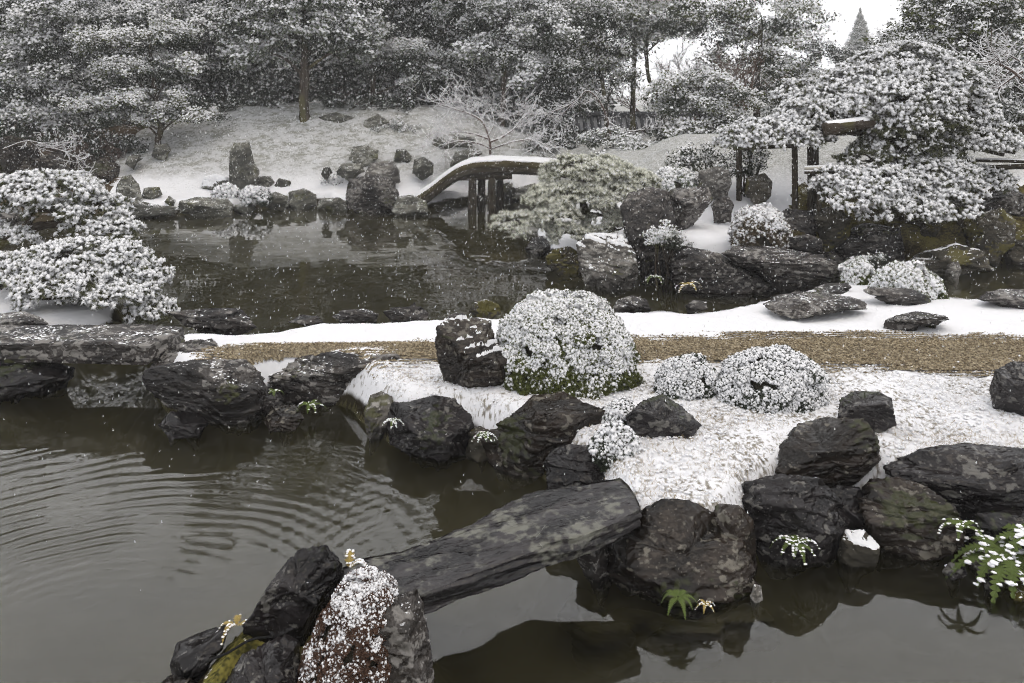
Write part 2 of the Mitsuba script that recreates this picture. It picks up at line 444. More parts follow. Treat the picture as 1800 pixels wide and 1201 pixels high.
on_near = ndimage.map_coordinates(ndimage.binary_dilation(near, iterations=8).astype(float), [(fc[:, 1] - GY0) / RES, (fc[:, 0] - GX0) / RES], order=0, mode='nearest') > 0.5
pine_bank = (fu > 1385 + 60 * (meshkit.fbm(fc * 0.8, 3, 6) - 0.5)) & (fc[:, 1] > 13.4) & (fc[:, 1] < 17.3)
moss_ = ~bed & (on_near | pine_bank)
struct('pond_bed', compact(GV, GF[bed]), 'pond_mud', smooth=True, label='muddy brown bottom of the garden pond')
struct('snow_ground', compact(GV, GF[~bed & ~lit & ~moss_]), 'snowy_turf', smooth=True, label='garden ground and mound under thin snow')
struct('leaf_litter_ground', compact(GV, GF[lit]), 'leaf_litter', smooth=True, label='dark bank with brown leaf litter left of the mound')
struct('mossy_bank', compact(GV, GF[moss_]), 'bank_moss', smooth=True, label='mossy ground between the rocks of the pine bank and the near bank')


# ------------------------------------------------------------------ water
def waves(x, y):
    """Height and slopes come from the mesh; rings spread from a spot at the left of the near pond, a streak crosses the far one."""
    c = ground_at(130, 1150)
    r = np.hypot(x - c[0], (y - c[1]))
    wob = meshkit.fbm(np.stack([x * 1.1, y * 1.1, 0 * x], -1), 3, 5)
    ring = np.sin(2 * np.pi * r / (0.072 + 0.016 * np.minimum(r, 3)) + wob * 11)
    c2 = ground_at(820, 1030)
    r2 = np.hypot(x - c2[0], y - c2[1])
    ring = ring + 0.7 * np.sin(2 * np.pi * r2 / 0.11 + wob * 6) * sstep(2.2, 0.6, r2)
    amp = 0.0013 * sstep(0.15, 0.9, r) * sstep(3.6, 1.9, r) * (0.1 + 1.7 * meshkit.fbm(np.stack([x * 2.2, y * 2.6, 0 * x], -1), 3, 8) ** 1.5) * sstep(8.2, 7.3, y)
    z = ring * amp * np.where(x > ground_at(780, 1000)[0], 0.15, 1)
    z = z + 0.0016 * (meshkit.fbm(np.stack([x * 5, y * 10, 0 * x], -1), 3, 2) - 0.5) * sstep(0.9, -0.2, x) * sstep(9.3, 7, y)
    z = z + sstep(9.5, 11, y) * 0.0035 * (meshkit.fbm(np.stack([x * 1.6, y * 3.2, 0 * x], -1), 2, 4) - 0.5)
    line = curve([ground_at(*q) for q in ((735, 398), (765, 412), (790, 437), (812, 460), (868, 474), (962, 481))], 12)[:, :2]
    dd = shapely.distance(shapely.LineString(line), shapely.points(x, y)) if x.ndim == 1 else None
    z = z + np.exp(-(dd / 0.13) ** 2) * 0.042 * (0.5 + meshkit.noise(np.stack([x * 3, y * 3, 0 * x], -1), 13)) * (y > 10)
    return z


wx = axis([(-60, -24, 4), (-24, -4.2, 0.14), (-4.2, 1.2, 0.024), (1.2, 8, 0.1), (8, 60, 1.0)])
wy = axis([(2.0, 4, .05), (4, 8.2, 0.024), (8.2, 12, 0.09), (12, 20.5, 0.045), (20.5, 26.5, 0.09)])
WX, WY = np.meshgrid(wx, wy)
WZ = waves(WX.ravel(), WY.ravel())
WV = np.stack([WX.ravel(), WY.ravel(), WZ], -1)
ii = np.arange(len(wy) - 1)[:, None] * len(wx) + np.arange(len(wx) - 1)[None]
WF = np.concatenate([np.stack([ii, ii + 1, ii + len(wx) + 1], -1).reshape(-1, 3), np.stack([ii, ii + len(wx) + 1, ii + len(wx)], -1).reshape(-1, 3)])
wc = WV[WF].mean(1)
WF = WF[height(wc[:, 0], wc[:, 1]) < 0.16]                      # no water far under the land
struct('pond_water', compact(WV, WF), 'water_surface', smooth=True, label='still dark pond water with rings of ripples')

# ------------------------------------------------------------------ rocks
def raw_rock(seed, sub, planes=16, sharp=34, flat=False):
    """A stone of about unit radius: broken faces, worn edges, layered and pitted."""
    rng = np.random.default_rng(seed)
    d, f = ico(sub)
    n = rng.normal(size=(planes, 3))
    n /= np.linalg.norm(n, axis=1, keepdims=True)
    off = rng.uniform(0.6, 0.92, planes)
    n = np.vstack([n, [[0, 0, 1], [0, 0, -1], [1, 0, 0], [-1, 0, 0], [0, 1, 0], [0, -1, 0]]])
    off = np.concatenate([off, [0.7 if flat else 0.95, 0.9, 1, 1, 0.95, 0.95]])
    r = (np.maximum(d @ n.T / off, 1e-6) ** sharp).sum(1) ** (-1 / sharp)
    v = d * r[:, None]
    lay = rng.normal(size=3) * [0.5, 0.5, 1.0]
    lay /= np.linalg.norm(lay)
    s = (v @ lay) * rng.uniform(2.2, 4.0) + 0.7 * meshkit.fbm(v * 2.2 + seed, 3, seed)
    step = (s - np.floor(s)) * sstep(1.0, 0.93, s - np.floor(s))   # broken ledges along the bedding
    big = meshkit.fbm(v * 1.5 + 3.1 * seed, 2, seed + 1) - 0.5
    mid = np.abs(meshkit.fbm(v * 3.4 + seed, 3, seed + 2) - 0.5)
    fin = meshkit.fbm(v * 11 + seed, 3, seed + 3) - 0.5
    pit = np.minimum(np.abs(meshkit.fbm(v * 6.5 + 2 * seed, 3, seed + 4) - 0.5), 0.06)
    return v * (1 + 0.20 * big + 0.07 * (step - .5) * rng.uniform(.5, 1.2) - 0.10 * mid + 0.07 * fin + 0.5 * pit + 0.03 * (meshkit.noise(v * 31 + seed, seed) - 0.5))[:, None], f


def project(v):
    return np.stack([CX + v[:, 0] / v[:, 1] * FOC, HOR + (EYE - v[:, 2]) / v[:, 1] * FOC], -1)


def fit(v, poly, rounds=3):
    """Widen or narrow the stone about its middle, direction by direction, until its outline has the surveyed shape."""
    poly = np.asarray(poly, float)
    area = shapely.Polygon(poly)
    c = np.array(area.centroid.coords[0])
    ang = np.linspace(-np.pi, np.pi, 73)[:-1]
    far_r = 4000.0
    want = []
    for a in ang:
        hit = area.intersection(shapely.LineString([c, c + far_r * np.array([math.cos(a), math.sin(a)])]))
        want.append(max(hit.length, 1.0))
    want = np.array(want)
    for k in range(rounds):
        q = project(v) - c
        if k == 0:
            q -= (q.max(0) + q.min(0)) / 2 - (np.max(poly, 0) + np.min(poly, 0)) / 2 + c
        th, rr = np.arctan2(q[:, 1], q[:, 0]), np.hypot(q[:, 0], q[:, 1])
        b = np.round((th + np.pi) / (2 * np.pi) * 72).astype(int) % 72
        have = np.zeros(72)
        np.maximum.at(have, b, rr)
        have = np.where(have > 0, have, np.interp(np.arange(72), np.where(have > 0)[0], have[have > 0], period=72))
        s = np.concatenate([want / have] * 2)[:73]
        sv = np.interp((th + np.pi) / (2 * np.pi) * 72, np.arange(73), np.append(want / have, (want / have)[0]))
        q = c + q * sv[:, None]
        v = np.stack([(q[:, 0] - CX) * v[:, 1] / FOC, v[:, 1], EYE - (q[:, 1] - HOR) * v[:, 1] / FOC], -1)
    return v


def cap_of(v, f, thr, thick, seed, scale=9.0):
    """Snow lying on the stone's upper faces, thinning out to its edge."""
    n = normals(v, f)
    o = thick * (sstep(thr, thr + 0.22, n[:, 2] + 0.35 * (meshkit.fbm(v * scale + seed, 3, seed) - 0.5)) * 1.25 - 0.25)
    w = v + np.array([0, 0, 1.0]) * o[:, None] + n * (o * 0.3)[:, None]
    keep = (o[f] > -0.1 * thick).any(1)
    return compact(w, f[keep]) if keep.any() else None


# (name, label, material, outline, level of the ground at its foot, depth in metres, sink, extras)
ROCKS = []


def R(name, label, mat, poly, base_z=0.0, depth=0.6, sub=4, sink=0.1, cap=None, flat=False, dist=None, seed=None, tilt=0, planes=16):
    ROCKS.append(dict(name=name, label=label, mat=mat, poly=poly, base_z=base_z, depth=depth, sub=sub, sink=sink, cap=cap, flat=flat, dist=dist, seed=seed, planes=planes))


# foreground, left and middle
R('boulder', 'large lichen-spotted boulder at the right end of the grey slab bridge', 'mottled_rock', [(247, 660), (262, 642), (330, 632), (430, 630), (460, 655), (477, 690), (470, 722), (440, 748), (400, 755), (340, 738), (290, 715), (255, 685)], 0, .8, 5)
R('boulder', 'rough rock wedged between the grey slab bridge and the large lichen-spotted boulder', 'mottled_rock', [(262, 642), (288, 613), (335, 597), (375, 594), (385, 608), (378, 636), (330, 652), (270, 660)], .15, .6, 5, dist=8.75)
R('boulder', 'low dark rock in the water below the large lichen-spotted boulder', 'wet_rock', [(277, 748), (300, 722), (345, 725), (368, 742), (350, 768), (300, 773)], 0, .4, 4)
R('boulder', 'small wet rock at the right foot of the large lichen-spotted boulder', 'wet_rock', [(463, 742), (478, 712), (520, 711), (536, 735), (517, 758), (475, 760)], 0, .35, 4)
R('boulder', 'long brown-black rock in front of the left end of the gravel', 'mottled_rock', [(467, 660), (500, 638), (530, 624), (590, 617), (640, 624), (700, 616), (711, 640), (690, 668), (640, 690), (600, 708), (500, 704), (473, 692)], .05, .6, 5)
R('boulder', 'dark square-topped rock behind the right end of the grey slab bridge', 'mottled_rock', [(287, 547), (333, 543), (400, 541), (425, 543), (445, 563), (452, 578), (400, 590), (327, 576)], .15, .5, 4, flat=True)
R('boulder', 'pale low rock on the back shore, left of the snow bank', 'mottled_rock', [(505, 566), (530, 553), (560, 556), (570, 568), (540, 573)], .12, .3, 3, dist=11.3)
R('boulder', 'low grey rock on the back shore, second along the snow bank', 'mottled_rock', [(581, 557), (600, 545), (645, 543), (667, 552), (662, 564), (600, 566)], .12, .3, 3, dist=11.3)
R('boulder', 'wide grey rock on the back shore, third along the snow bank', 'mottled_rock', [(672, 548), (690, 540), (740, 539), (754, 550), (750, 566), (690, 568)], .12, .4, 3, dist=11.3)
R('boulder', 'tiny rock on the back shore just left of the round green-brown rock', 'mottled_rock', [(783, 557), (800, 549), (817, 551), (815, 563), (790, 565)], .12, .2, 3, dist=11.3)
R('boulder', 'round green-brown rock on the back shore left of the largest azalea dome', 'mossy_rock', [(823, 548), (835, 531), (855, 526), (877, 535), (882, 552), (850, 565)], .12, .3, 4, dist=11.2)
R('boulder', 'rounded rock at the water edge behind the largest azalea dome, to its right', 'mottled_rock', [(1076, 542), (1085, 526), (1110, 519), (1137, 526), (1146, 545), (1090, 553)], .05, .4, 4)
R('standing_rock', 'upright black rock with a snow cap leaning on the largest azalea dome', 'wet_rock', [(763, 605), (766, 574), (785, 560), (830, 557), (864, 563), (872, 598), (905, 628), (912, 690), (862, 694), (782, 672), (770, 640)], .42, .55, 5, cap=(.86, .03), planes=12)
R('boulder', 'light grey lichened rock at the water edge, below the left end of the snowy lawn', 'pale_rock', [(640, 722), (650, 695), (670, 687), (690, 697), (694, 722), (684, 760), (650, 777), (641, 750)], 0, .4, 4)
R('boulder', 'blocky black rock at the water edge below the upright rock', 'wet_rock', [(678, 738), (688, 706), (720, 705), (760, 695), (800, 698), (828, 728), (845, 780), (822, 802), (770, 817), (720, 802), (685, 782)], 0, .65, 5)
R('boulder', 'large ridged black rock in the middle of the near shore', 'wet_rock', [(843, 772), (870, 745), (910, 720), (935, 695), (990, 687), (1025, 705), (1060, 714), (1072, 742), (1050, 790), (980, 810), (955, 852), (900, 852), (858, 812)], 0, .75, 5)
R('boulder', 'rounded dark rock behind the far end of the dark plank bridge', 'wet_rock', [(955, 812), (970, 790), (1000, 780), (1045, 784), (1070, 810), (1076, 845), (1060, 880), (965, 880)], 0, .45, 5, dist=6.15)
R('boulder', 'pointed flat-sided black rock on the snowy lawn', 'wet_rock', [(1098, 730), (1130, 703), (1165, 692), (1200, 715), (1236, 746), (1215, 772), (1150, 784), (1110, 775)], .4, .5, 5, planes=9)
R('boulder', 'great wet black boulder under the right end of the dark plank bridge', 'wet_rock', [(1064, 960), (1095, 928), (1130, 893), (1165, 875), (1215, 879), (1260, 903), (1303, 940), (1322, 975), (1336, 1040), (1290, 1066), (1200, 1074), (1100, 1052), (1068, 1015)], 0, .55, 5)
R('boulder', 'narrow brown wedge rock beneath the right end of the dark plank bridge', 'mottled_rock', [(1010, 975), (1040, 945), (1066, 950), (1078, 1010), (1055, 1030), (1025, 1005)], 0, .3, 4, dist=5.35)
R('boulder', 'wide mossy-flanked rock right of the great wet black boulder', 'wet_rock', [(1278, 872), (1310, 845), (1370, 832), (1440, 838), (1480, 878), (1496, 922), (1470, 970), (1400, 985), (1320, 980), (1285, 920)], 0, .55, 5, dist=5.62)
R('boulder', 'tall stepped black rock with a bright wet shoulder on the lawn edge', 'wet_rock', [(1352, 832), (1370, 780), (1400, 745), (1450, 733), (1520, 735), (1545, 770), (1550, 810), (1505, 852), (1470, 868), (1420, 856), (1365, 848)], .25, .55, 5)
R('stump_rock', 'flat-topped round rock like a tree stump on the snowy lawn', 'wet_rock', [(1472, 735), (1475, 700), (1500, 687), (1545, 688), (1568, 700), (1577, 748), (1545, 764), (1490, 756)], .43, .4, 5, flat=True, planes=6)
R('boulder', 'broad black boulder cut by the right edge of the picture, with ferns at its foot', 'wet_rock', [(1550, 822), (1580, 795), (1640, 780), (1700, 776), (1760, 784), (1850, 790), (1960, 850), (1930, 945), (1720, 935), (1620, 890), (1560, 855)], .1, .7, 5)
R('boulder', 'greenish lichened boulder at the water edge below the broad black boulder', 'wet_brown_rock', [(1490, 885), (1530, 840), (1580, 837), (1630, 855), (1680, 890), (1702, 930), (1692, 968), (1640, 990), (1560, 978), (1505, 955)], 0, .55, 5)
R('boulder', 'small round rock with a moss and snow top in the water', 'mossy_rock', [(1466, 955), (1485, 932), (1520, 933), (1548, 962), (1542, 995), (1490, 1003), (1470, 982)], 0, .3, 4, cap=(.8, .008))
R('boulder', 'dark upright rock on the lawn at the right edge of the picture', 'wet_rock', [(1738, 685), (1748, 650), (1780, 634), (1850, 640), (1860, 740), (1780, 735), (1745, 717)], .42, .5, 5)
R('boulder', 'tan flat rock under the big fern', 'pale_rock', [(1700, 988), (1712, 962), (1765, 962), (1800, 985), (1790, 1015), (1740, 1022)], 0, .35, 4)
R('boulder', 'small slate-blue rock in the shallows left of the tan flat rock', 'wet_rock', [(1655, 1005), (1668, 988), (1694, 992), (1700, 1012), (1675, 1022)], 0, .2, 3)
R('boulder', 'slate-blue shore rock in the shallows below the tan flat rock', 'wet_rock', [(1728, 1028), (1740, 1008), (1758, 1018), (1758, 1038), (1735, 1040)], 0, .15, 3)
R('boulder', 'small shore rock nearest the right edge of the picture in the shallows', 'mossy_rock', [(1765, 1045), (1780, 1018), (1815, 1030), (1825, 1062), (1780, 1062)], 0, .25, 3)
R('boulder', 'flat rock just breaking the water at the foot of the great wet black boulder', 'mottled_rock', [(1170, 1075), (1195, 1062), (1245, 1062), (1262, 1075), (1230, 1090), (1185, 1088)], -.02, .3, 3, sink=.02)
R('boulder', 'tiny wet rock against the right side of the great wet black boulder', 'pale_rock', [(1318, 1050), (1324, 1025), (1338, 1030), (1341, 1055), (1328, 1064)], 0, .15, 3)
R('boulder', 'dark rock filling the gap between the great wet boulder and the wide mossy-flanked rock', 'wet_rock', [(1235, 905), (1262, 884), (1300, 888), (1325, 915), (1332, 985), (1290, 1008), (1255, 985)], .0, .35, 4, dist=5.36)
R('boulder', 'dark rock in the cleft below the tall stepped black rock', 'wet_rock', [(1440, 870), (1470, 852), (1512, 856), (1524, 885), (1515, 945), (1470, 950)], .1, .35, 4, dist=5.85)
R('boulder', 'dark rock in shade behind the big fern', 'wet_rock', [(1690, 925), (1720, 900), (1790, 895), (1860, 905), (1880, 985), (1780, 1000), (1705, 985)], .05, .4, 4, dist=5.6)
R('boulder', 'mossy low rock between the blocky black rock and the large ridged rock', 'mossy_rock', [(815, 800), (822, 760), (845, 745), (872, 752), (885, 800), (850, 822)], .05, .4, 4, dist=7.2)
R('boulder', 'dark low rock between the lichen-spotted boulder and the long brown-black rock', 'mottled_rock', [(440, 720), (455, 690), (485, 684), (500, 700), (490, 728)], .05, .35, 4, dist=8.05)
# near bank
R('boulder', 'tall black rock at the near end of the dark plank bridge', 'wet_rock', [(425, 1100), (470, 1030), (500, 990), (525, 964), (572, 956), (600, 985), (607, 1012), (570, 1070), (535, 1118), (470, 1122)], .25, .3, 5)
R('boulder', 'upright grey-brown rock at the bottom edge beside the reddish azalea', 'mottled_rock', [(640, 1140), (655, 1085), (695, 1045), (732, 1033), (746, 1058), (757, 1130), (770, 1245), (640, 1260), (610, 1220)], .05, .3, 5, dist=4.15)
R('boulder', 'flat slate rock at the bottom edge left of the reddish azalea', 'wet_rock', [(385, 1215), (425, 1150), (500, 1112), (528, 1126), (538, 1260), (378, 1270)], .1, .45, 5, dist=4.08, flat=True)
R('boulder', 'low dark rock along the water at the bottom left', 'wet_rock', [(298, 1170), (310, 1130), (350, 1112), (408, 1092), (392, 1140), (350, 1190), (318, 1200)], .02, .4, 4, dist=4.42)
R('boulder', 'dark rock at the very bottom, leftmost of the near bank', 'wet_rock', [(250, 1235), (295, 1188), (345, 1178), (352, 1240), (300, 1262)], .02, .35, 4, dist=4.2)
# island, back right
R('flat_rock', 'broad flat dark rock on the snow bank behind the gravel', 'mottled_rock', [(1337, 537), (1360, 518), (1400, 512), (1453, 513), (1500, 520), (1524, 529), (1526, 545), (1483, 549), (1433, 555), (1400, 562), (1365, 555)], .3, 1.0, 5, flat=True)
R('flat_rock', 'small flat rock behind the broad flat dark rock', 'mottled_rock', [(1428, 506), (1450, 498), (1490, 497), (1498, 505), (1484, 520), (1440, 517)], .27, .5, 4, flat=True)
R('flat_rock', 'long low rock in front of the right snowy azalea', 'mottled_rock', [(1512, 511), (1530, 503), (1600, 507), (1637, 520), (1637, 535), (1590, 538), (1548, 530)], .28, .5, 4, flat=True)
R('flat_rock', 'thin flat rock sunk in the snow nearest the gravel', 'mottled_rock', [(1549, 564), (1575, 553), (1610, 547), (1660, 553), (1672, 560), (1650, 572), (1560, 573)], .35, .6, 4, flat=True)
R('flat_rock', 'dark flat rock on the snow at the right edge of the picture', 'mottled_rock', [(1716, 527), (1730, 512), (1760, 507), (1840, 512), (1840, 547), (1770, 543)], .27, .6, 4, flat=True)
R('boulder', 'small rock at the water edge left of the broad flat dark rock', 'mottled_rock', [(1204, 537), (1220, 527), (1242, 530), (1244, 544), (1210, 549)], .1, .3, 3, dist=11.7)
# middle peninsula
R('boulder', 'great tilted slab of dark rock in front of the peninsula', 'mottled_rock', [(1265, 443), (1290, 430), (1350, 431), (1400, 440), (1450, 447), (1477, 460), (1487, 478), (1483, 492), (1433, 500), (1380, 503), (1333, 484), (1293, 472)], .2, 1.2, 5, dist=13.2, flat=True)
R('boulder', 'dark rock under the left end of the great tilted slab', 'mottled_rock', [(1168, 472), (1185, 440), (1205, 430), (1265, 445), (1300, 466), (1380, 500), (1372, 518), (1280, 520), (1200, 514), (1172, 492)], 0, .9, 5)
R('boulder', 'pale speckled block with a snow cap at the tip of the peninsula', 'pale_rock', [(1011, 430), (1033, 412), (1097, 414), (1117, 437), (1124, 483), (1113, 504), (1067, 512), (1028, 500), (1018, 473)], 0, .9, 5, cap=(.75, .03), dist=13.6)
R('boulder', 'brown mossy rock left of the pale speckled block', 'mossy_rock', [(958, 453), (972, 438), (1000, 432), (1022, 445), (1026, 478), (985, 480), (962, 470)], 0, .7, 4)
R('boulder', 'small dark round rock under the pale frosted pine', 'mottled_rock', [(922, 438), (935, 418), (955, 414), (970, 430), (962, 448), (930, 449)], 0, .6, 4)
R('boulder', 'tall dark craggy rock right of the pale frosted pine', 'mottled_rock', [(1088, 365), (1105, 338), (1140, 327), (1174, 334), (1188, 380), (1190, 440), (1182, 488), (1130, 495), (1110, 450), (1098, 410)], .1, 1.1, 5, dist=14.3)
R('boulder', 'dark craggy rock with a sloping top close behind the tall craggy rock, to its right', 'mottled_rock', [(1160, 350), (1182, 331), (1215, 328), (1247, 329), (1254, 352), (1228, 385), (1200, 415), (1172, 418), (1164, 385)], .5, .9, 5, dist=15.1)
R('boulder', 'small round rock on the snow right of the tall craggy rock', 'mottled_rock', [(1249, 361), (1260, 347), (1280, 345), (1291, 360), (1285, 378), (1255, 378)], .8, .4, 4, dist=15.5)
R('boulder', 'reddish grey block behind the small round rock', 'pale_rock', [(1226, 334), (1228, 300), (1260, 292), (1282, 300), (1287, 322), (1277, 345)], .9, .7, 4, dist=16.5)
R('boulder', 'mossy block below the spiky dark shrub', 'mossy_rock', [(1308, 342), (1311, 312), (1345, 304), (1358, 320), (1356, 344), (1330, 350)], .9, .7, 4, dist=16.4)
R('boulder', 'dark block at the right of the snowy slope behind the dome azalea', 'mottled_rock', [(1357, 378), (1385, 366), (1430, 371), (1444, 395), (1440, 425), (1400, 430), (1372, 412)], .6, .8, 4, dist=15.2)
R('boulder', 'low dark rock right of the dome azalea on the snowy slope', 'mottled_rock', [(1353, 442), (1368, 420), (1420, 411), (1446, 420), (1447, 450), (1360, 450)], .55, .6, 4, dist=14.3)
R('boulder', 'upright grey rock of the pine bank, left of its middle', 'mottled_rock', [(1468, 442), (1478, 408), (1520, 391), (1582, 400), (1592, 440), (1587, 472), (1520, 480), (1480, 468)], 0, 1.0, 5)
R('boulder', 'thickly mossed rock under the front of the big pine', 'mossy_rock', [(1583, 402), (1598, 381), (1640, 377), (1657, 395), (1642, 424), (1595, 427)], .4, .8, 4, dist=15.6)
R('boulder', 'snow-dusted sloping rock at the water below the big pine', 'mossy_rock', [(1585, 468), (1610, 445), (1680, 428), (1728, 440), (1750, 476), (1690, 480), (1610, 490)], 0, 1.1, 4, cap=(.86, .012))
R('boulder', 'rounded brown rock right of the snow-dusted sloping rock', 'mossy_rock', [(1688, 402), (1718, 376), (1760, 364), (1787, 388), (1784, 432), (1752, 455), (1702, 444)], .2, 1.0, 4, dist=15.3)
R('boulder', 'ridged rock behind the rounded brown rock at the right edge', 'mottled_rock', [(1712, 364), (1738, 336), (1770, 324), (1805, 343), (1812, 384), (1730, 392)], .5, 1.0, 4, dist=16.5)
R('boulder', 'mossy rock at the right edge of the picture across the water', 'mossy_rock', [(1757, 450), (1772, 410), (1815, 398), (1850, 420), (1850, 470), (1775, 472)], 0, .9, 4)
R('boulder', 'moss-covered rock on the pine bank left of the upright grey rock', 'mossy_rock', [(1392, 408), (1415, 372), (1470, 360), (1500, 385), (1492, 425), (1440, 436)], .45, 1.0, 4, dist=15.2)
R('boulder', 'small pale rock in the water in front of the pine bank', 'pale_rock', [(1660, 483), (1667, 463), (1685, 459), (1691, 477), (1682, 493)], 0, .25, 3)
R('boulder', 'grey rock low on the pine bank above the right snowy azalea', 'mottled_rock', [(1425, 470), (1432, 448), (1462, 440), (1482, 455), (1478, 478), (1440, 482)], .1, .6, 4, dist=14.6)
# far shore
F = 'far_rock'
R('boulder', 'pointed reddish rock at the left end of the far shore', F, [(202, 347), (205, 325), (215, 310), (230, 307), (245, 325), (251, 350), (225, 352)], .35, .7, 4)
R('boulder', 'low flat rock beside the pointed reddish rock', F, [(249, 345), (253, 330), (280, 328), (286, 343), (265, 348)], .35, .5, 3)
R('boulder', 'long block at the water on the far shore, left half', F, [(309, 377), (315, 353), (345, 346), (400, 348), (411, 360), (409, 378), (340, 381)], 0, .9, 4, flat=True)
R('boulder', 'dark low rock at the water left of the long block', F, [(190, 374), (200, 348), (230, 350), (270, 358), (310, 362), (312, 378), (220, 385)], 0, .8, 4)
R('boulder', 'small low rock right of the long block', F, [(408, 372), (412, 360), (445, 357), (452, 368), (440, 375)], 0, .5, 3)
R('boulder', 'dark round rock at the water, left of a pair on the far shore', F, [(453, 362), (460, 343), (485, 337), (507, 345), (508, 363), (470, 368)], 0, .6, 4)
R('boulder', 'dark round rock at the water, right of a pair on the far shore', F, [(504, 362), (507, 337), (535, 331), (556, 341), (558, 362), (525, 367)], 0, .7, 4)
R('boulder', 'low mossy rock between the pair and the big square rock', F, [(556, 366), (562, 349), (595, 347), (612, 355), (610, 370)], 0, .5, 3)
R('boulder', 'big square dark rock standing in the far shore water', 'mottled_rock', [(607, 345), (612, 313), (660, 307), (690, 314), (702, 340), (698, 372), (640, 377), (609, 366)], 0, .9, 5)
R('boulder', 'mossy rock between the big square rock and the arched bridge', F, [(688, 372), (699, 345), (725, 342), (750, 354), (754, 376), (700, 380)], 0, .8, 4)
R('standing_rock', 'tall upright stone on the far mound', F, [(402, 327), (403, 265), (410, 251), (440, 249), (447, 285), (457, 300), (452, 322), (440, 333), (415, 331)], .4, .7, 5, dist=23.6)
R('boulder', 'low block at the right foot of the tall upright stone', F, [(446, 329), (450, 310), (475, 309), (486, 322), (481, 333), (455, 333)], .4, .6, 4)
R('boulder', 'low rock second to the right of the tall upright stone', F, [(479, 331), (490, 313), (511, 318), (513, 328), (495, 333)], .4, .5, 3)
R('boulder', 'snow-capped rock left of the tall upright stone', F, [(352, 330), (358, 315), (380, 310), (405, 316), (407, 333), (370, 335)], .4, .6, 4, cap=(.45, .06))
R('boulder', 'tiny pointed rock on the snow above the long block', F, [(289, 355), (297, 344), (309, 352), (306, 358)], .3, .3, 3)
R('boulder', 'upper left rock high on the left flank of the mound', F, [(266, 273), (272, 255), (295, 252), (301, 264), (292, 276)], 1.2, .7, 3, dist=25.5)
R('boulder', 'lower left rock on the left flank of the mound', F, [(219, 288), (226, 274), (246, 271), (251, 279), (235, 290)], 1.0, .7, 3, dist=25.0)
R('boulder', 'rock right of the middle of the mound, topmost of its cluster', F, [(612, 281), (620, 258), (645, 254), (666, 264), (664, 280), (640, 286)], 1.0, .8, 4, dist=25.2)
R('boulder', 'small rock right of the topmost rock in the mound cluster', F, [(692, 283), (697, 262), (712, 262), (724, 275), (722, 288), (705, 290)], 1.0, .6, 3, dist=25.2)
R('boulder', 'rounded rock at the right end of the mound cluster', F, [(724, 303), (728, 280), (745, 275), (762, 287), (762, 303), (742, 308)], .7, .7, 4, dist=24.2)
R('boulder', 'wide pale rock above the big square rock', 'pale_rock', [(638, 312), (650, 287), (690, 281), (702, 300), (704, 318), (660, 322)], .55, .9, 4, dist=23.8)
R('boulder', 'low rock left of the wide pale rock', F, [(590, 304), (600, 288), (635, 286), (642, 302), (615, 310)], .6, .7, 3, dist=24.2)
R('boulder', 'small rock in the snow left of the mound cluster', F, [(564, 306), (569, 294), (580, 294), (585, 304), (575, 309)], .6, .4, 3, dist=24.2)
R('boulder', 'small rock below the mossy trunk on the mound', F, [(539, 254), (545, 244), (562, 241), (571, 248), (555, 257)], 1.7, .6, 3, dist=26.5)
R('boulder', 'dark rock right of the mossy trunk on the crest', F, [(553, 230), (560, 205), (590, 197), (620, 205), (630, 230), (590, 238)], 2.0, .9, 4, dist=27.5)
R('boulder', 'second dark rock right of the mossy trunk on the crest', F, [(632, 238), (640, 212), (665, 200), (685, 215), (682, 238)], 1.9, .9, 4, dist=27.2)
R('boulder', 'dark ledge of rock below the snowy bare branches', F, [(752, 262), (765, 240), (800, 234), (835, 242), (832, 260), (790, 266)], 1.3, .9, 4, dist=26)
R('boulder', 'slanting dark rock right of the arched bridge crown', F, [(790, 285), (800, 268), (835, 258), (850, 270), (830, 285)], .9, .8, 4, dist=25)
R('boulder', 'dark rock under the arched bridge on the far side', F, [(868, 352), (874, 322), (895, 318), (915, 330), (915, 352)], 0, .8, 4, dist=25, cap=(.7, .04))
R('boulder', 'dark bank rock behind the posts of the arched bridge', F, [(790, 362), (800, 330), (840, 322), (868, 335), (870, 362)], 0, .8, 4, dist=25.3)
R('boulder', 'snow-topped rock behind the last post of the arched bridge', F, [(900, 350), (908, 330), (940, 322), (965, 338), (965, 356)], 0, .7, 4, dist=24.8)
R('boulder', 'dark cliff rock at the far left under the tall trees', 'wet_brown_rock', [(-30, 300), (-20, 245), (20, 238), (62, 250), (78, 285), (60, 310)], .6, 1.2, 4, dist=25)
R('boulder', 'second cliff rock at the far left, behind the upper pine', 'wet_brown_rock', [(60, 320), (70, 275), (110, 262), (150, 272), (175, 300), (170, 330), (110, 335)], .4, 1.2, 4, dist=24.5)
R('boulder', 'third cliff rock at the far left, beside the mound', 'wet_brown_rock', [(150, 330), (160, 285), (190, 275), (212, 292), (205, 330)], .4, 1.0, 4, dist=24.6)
# left pond
R('boulder', 'dark rock in the pond behind the left pines', 'mottled_rock', [(-25, 392), (-15, 368), (15, 361), (38, 366), (45, 388), (20, 398)], 0, .8, 4, dist=16)
R('boulder', 'low rough rock behind the left end of the grey slab bridge', 'mottled_rock', [(-20, 570), (0, 551), (40, 547), (72, 556), (88, 570), (40, 582), (-10, 580)], .2, .6, 4, dist=9.9)
R('boulder', 'rock with thin snow under the left pines at the picture edge', 'mottled_rock', [(-40, 520), (-10, 488), (30, 486), (48, 505), (40, 530), (0, 540)], .05, .8, 4, dist=12, cap=(.75, .02))
R('boulder', 'dark rock in shade beneath the left end of the grey slab bridge', 'wet_rock', [(-60, 650), (-20, 636), (90, 634), (132, 642), (130, 668), (60, 690), (-40, 695)], 0, .6, 4, dist=8.6)

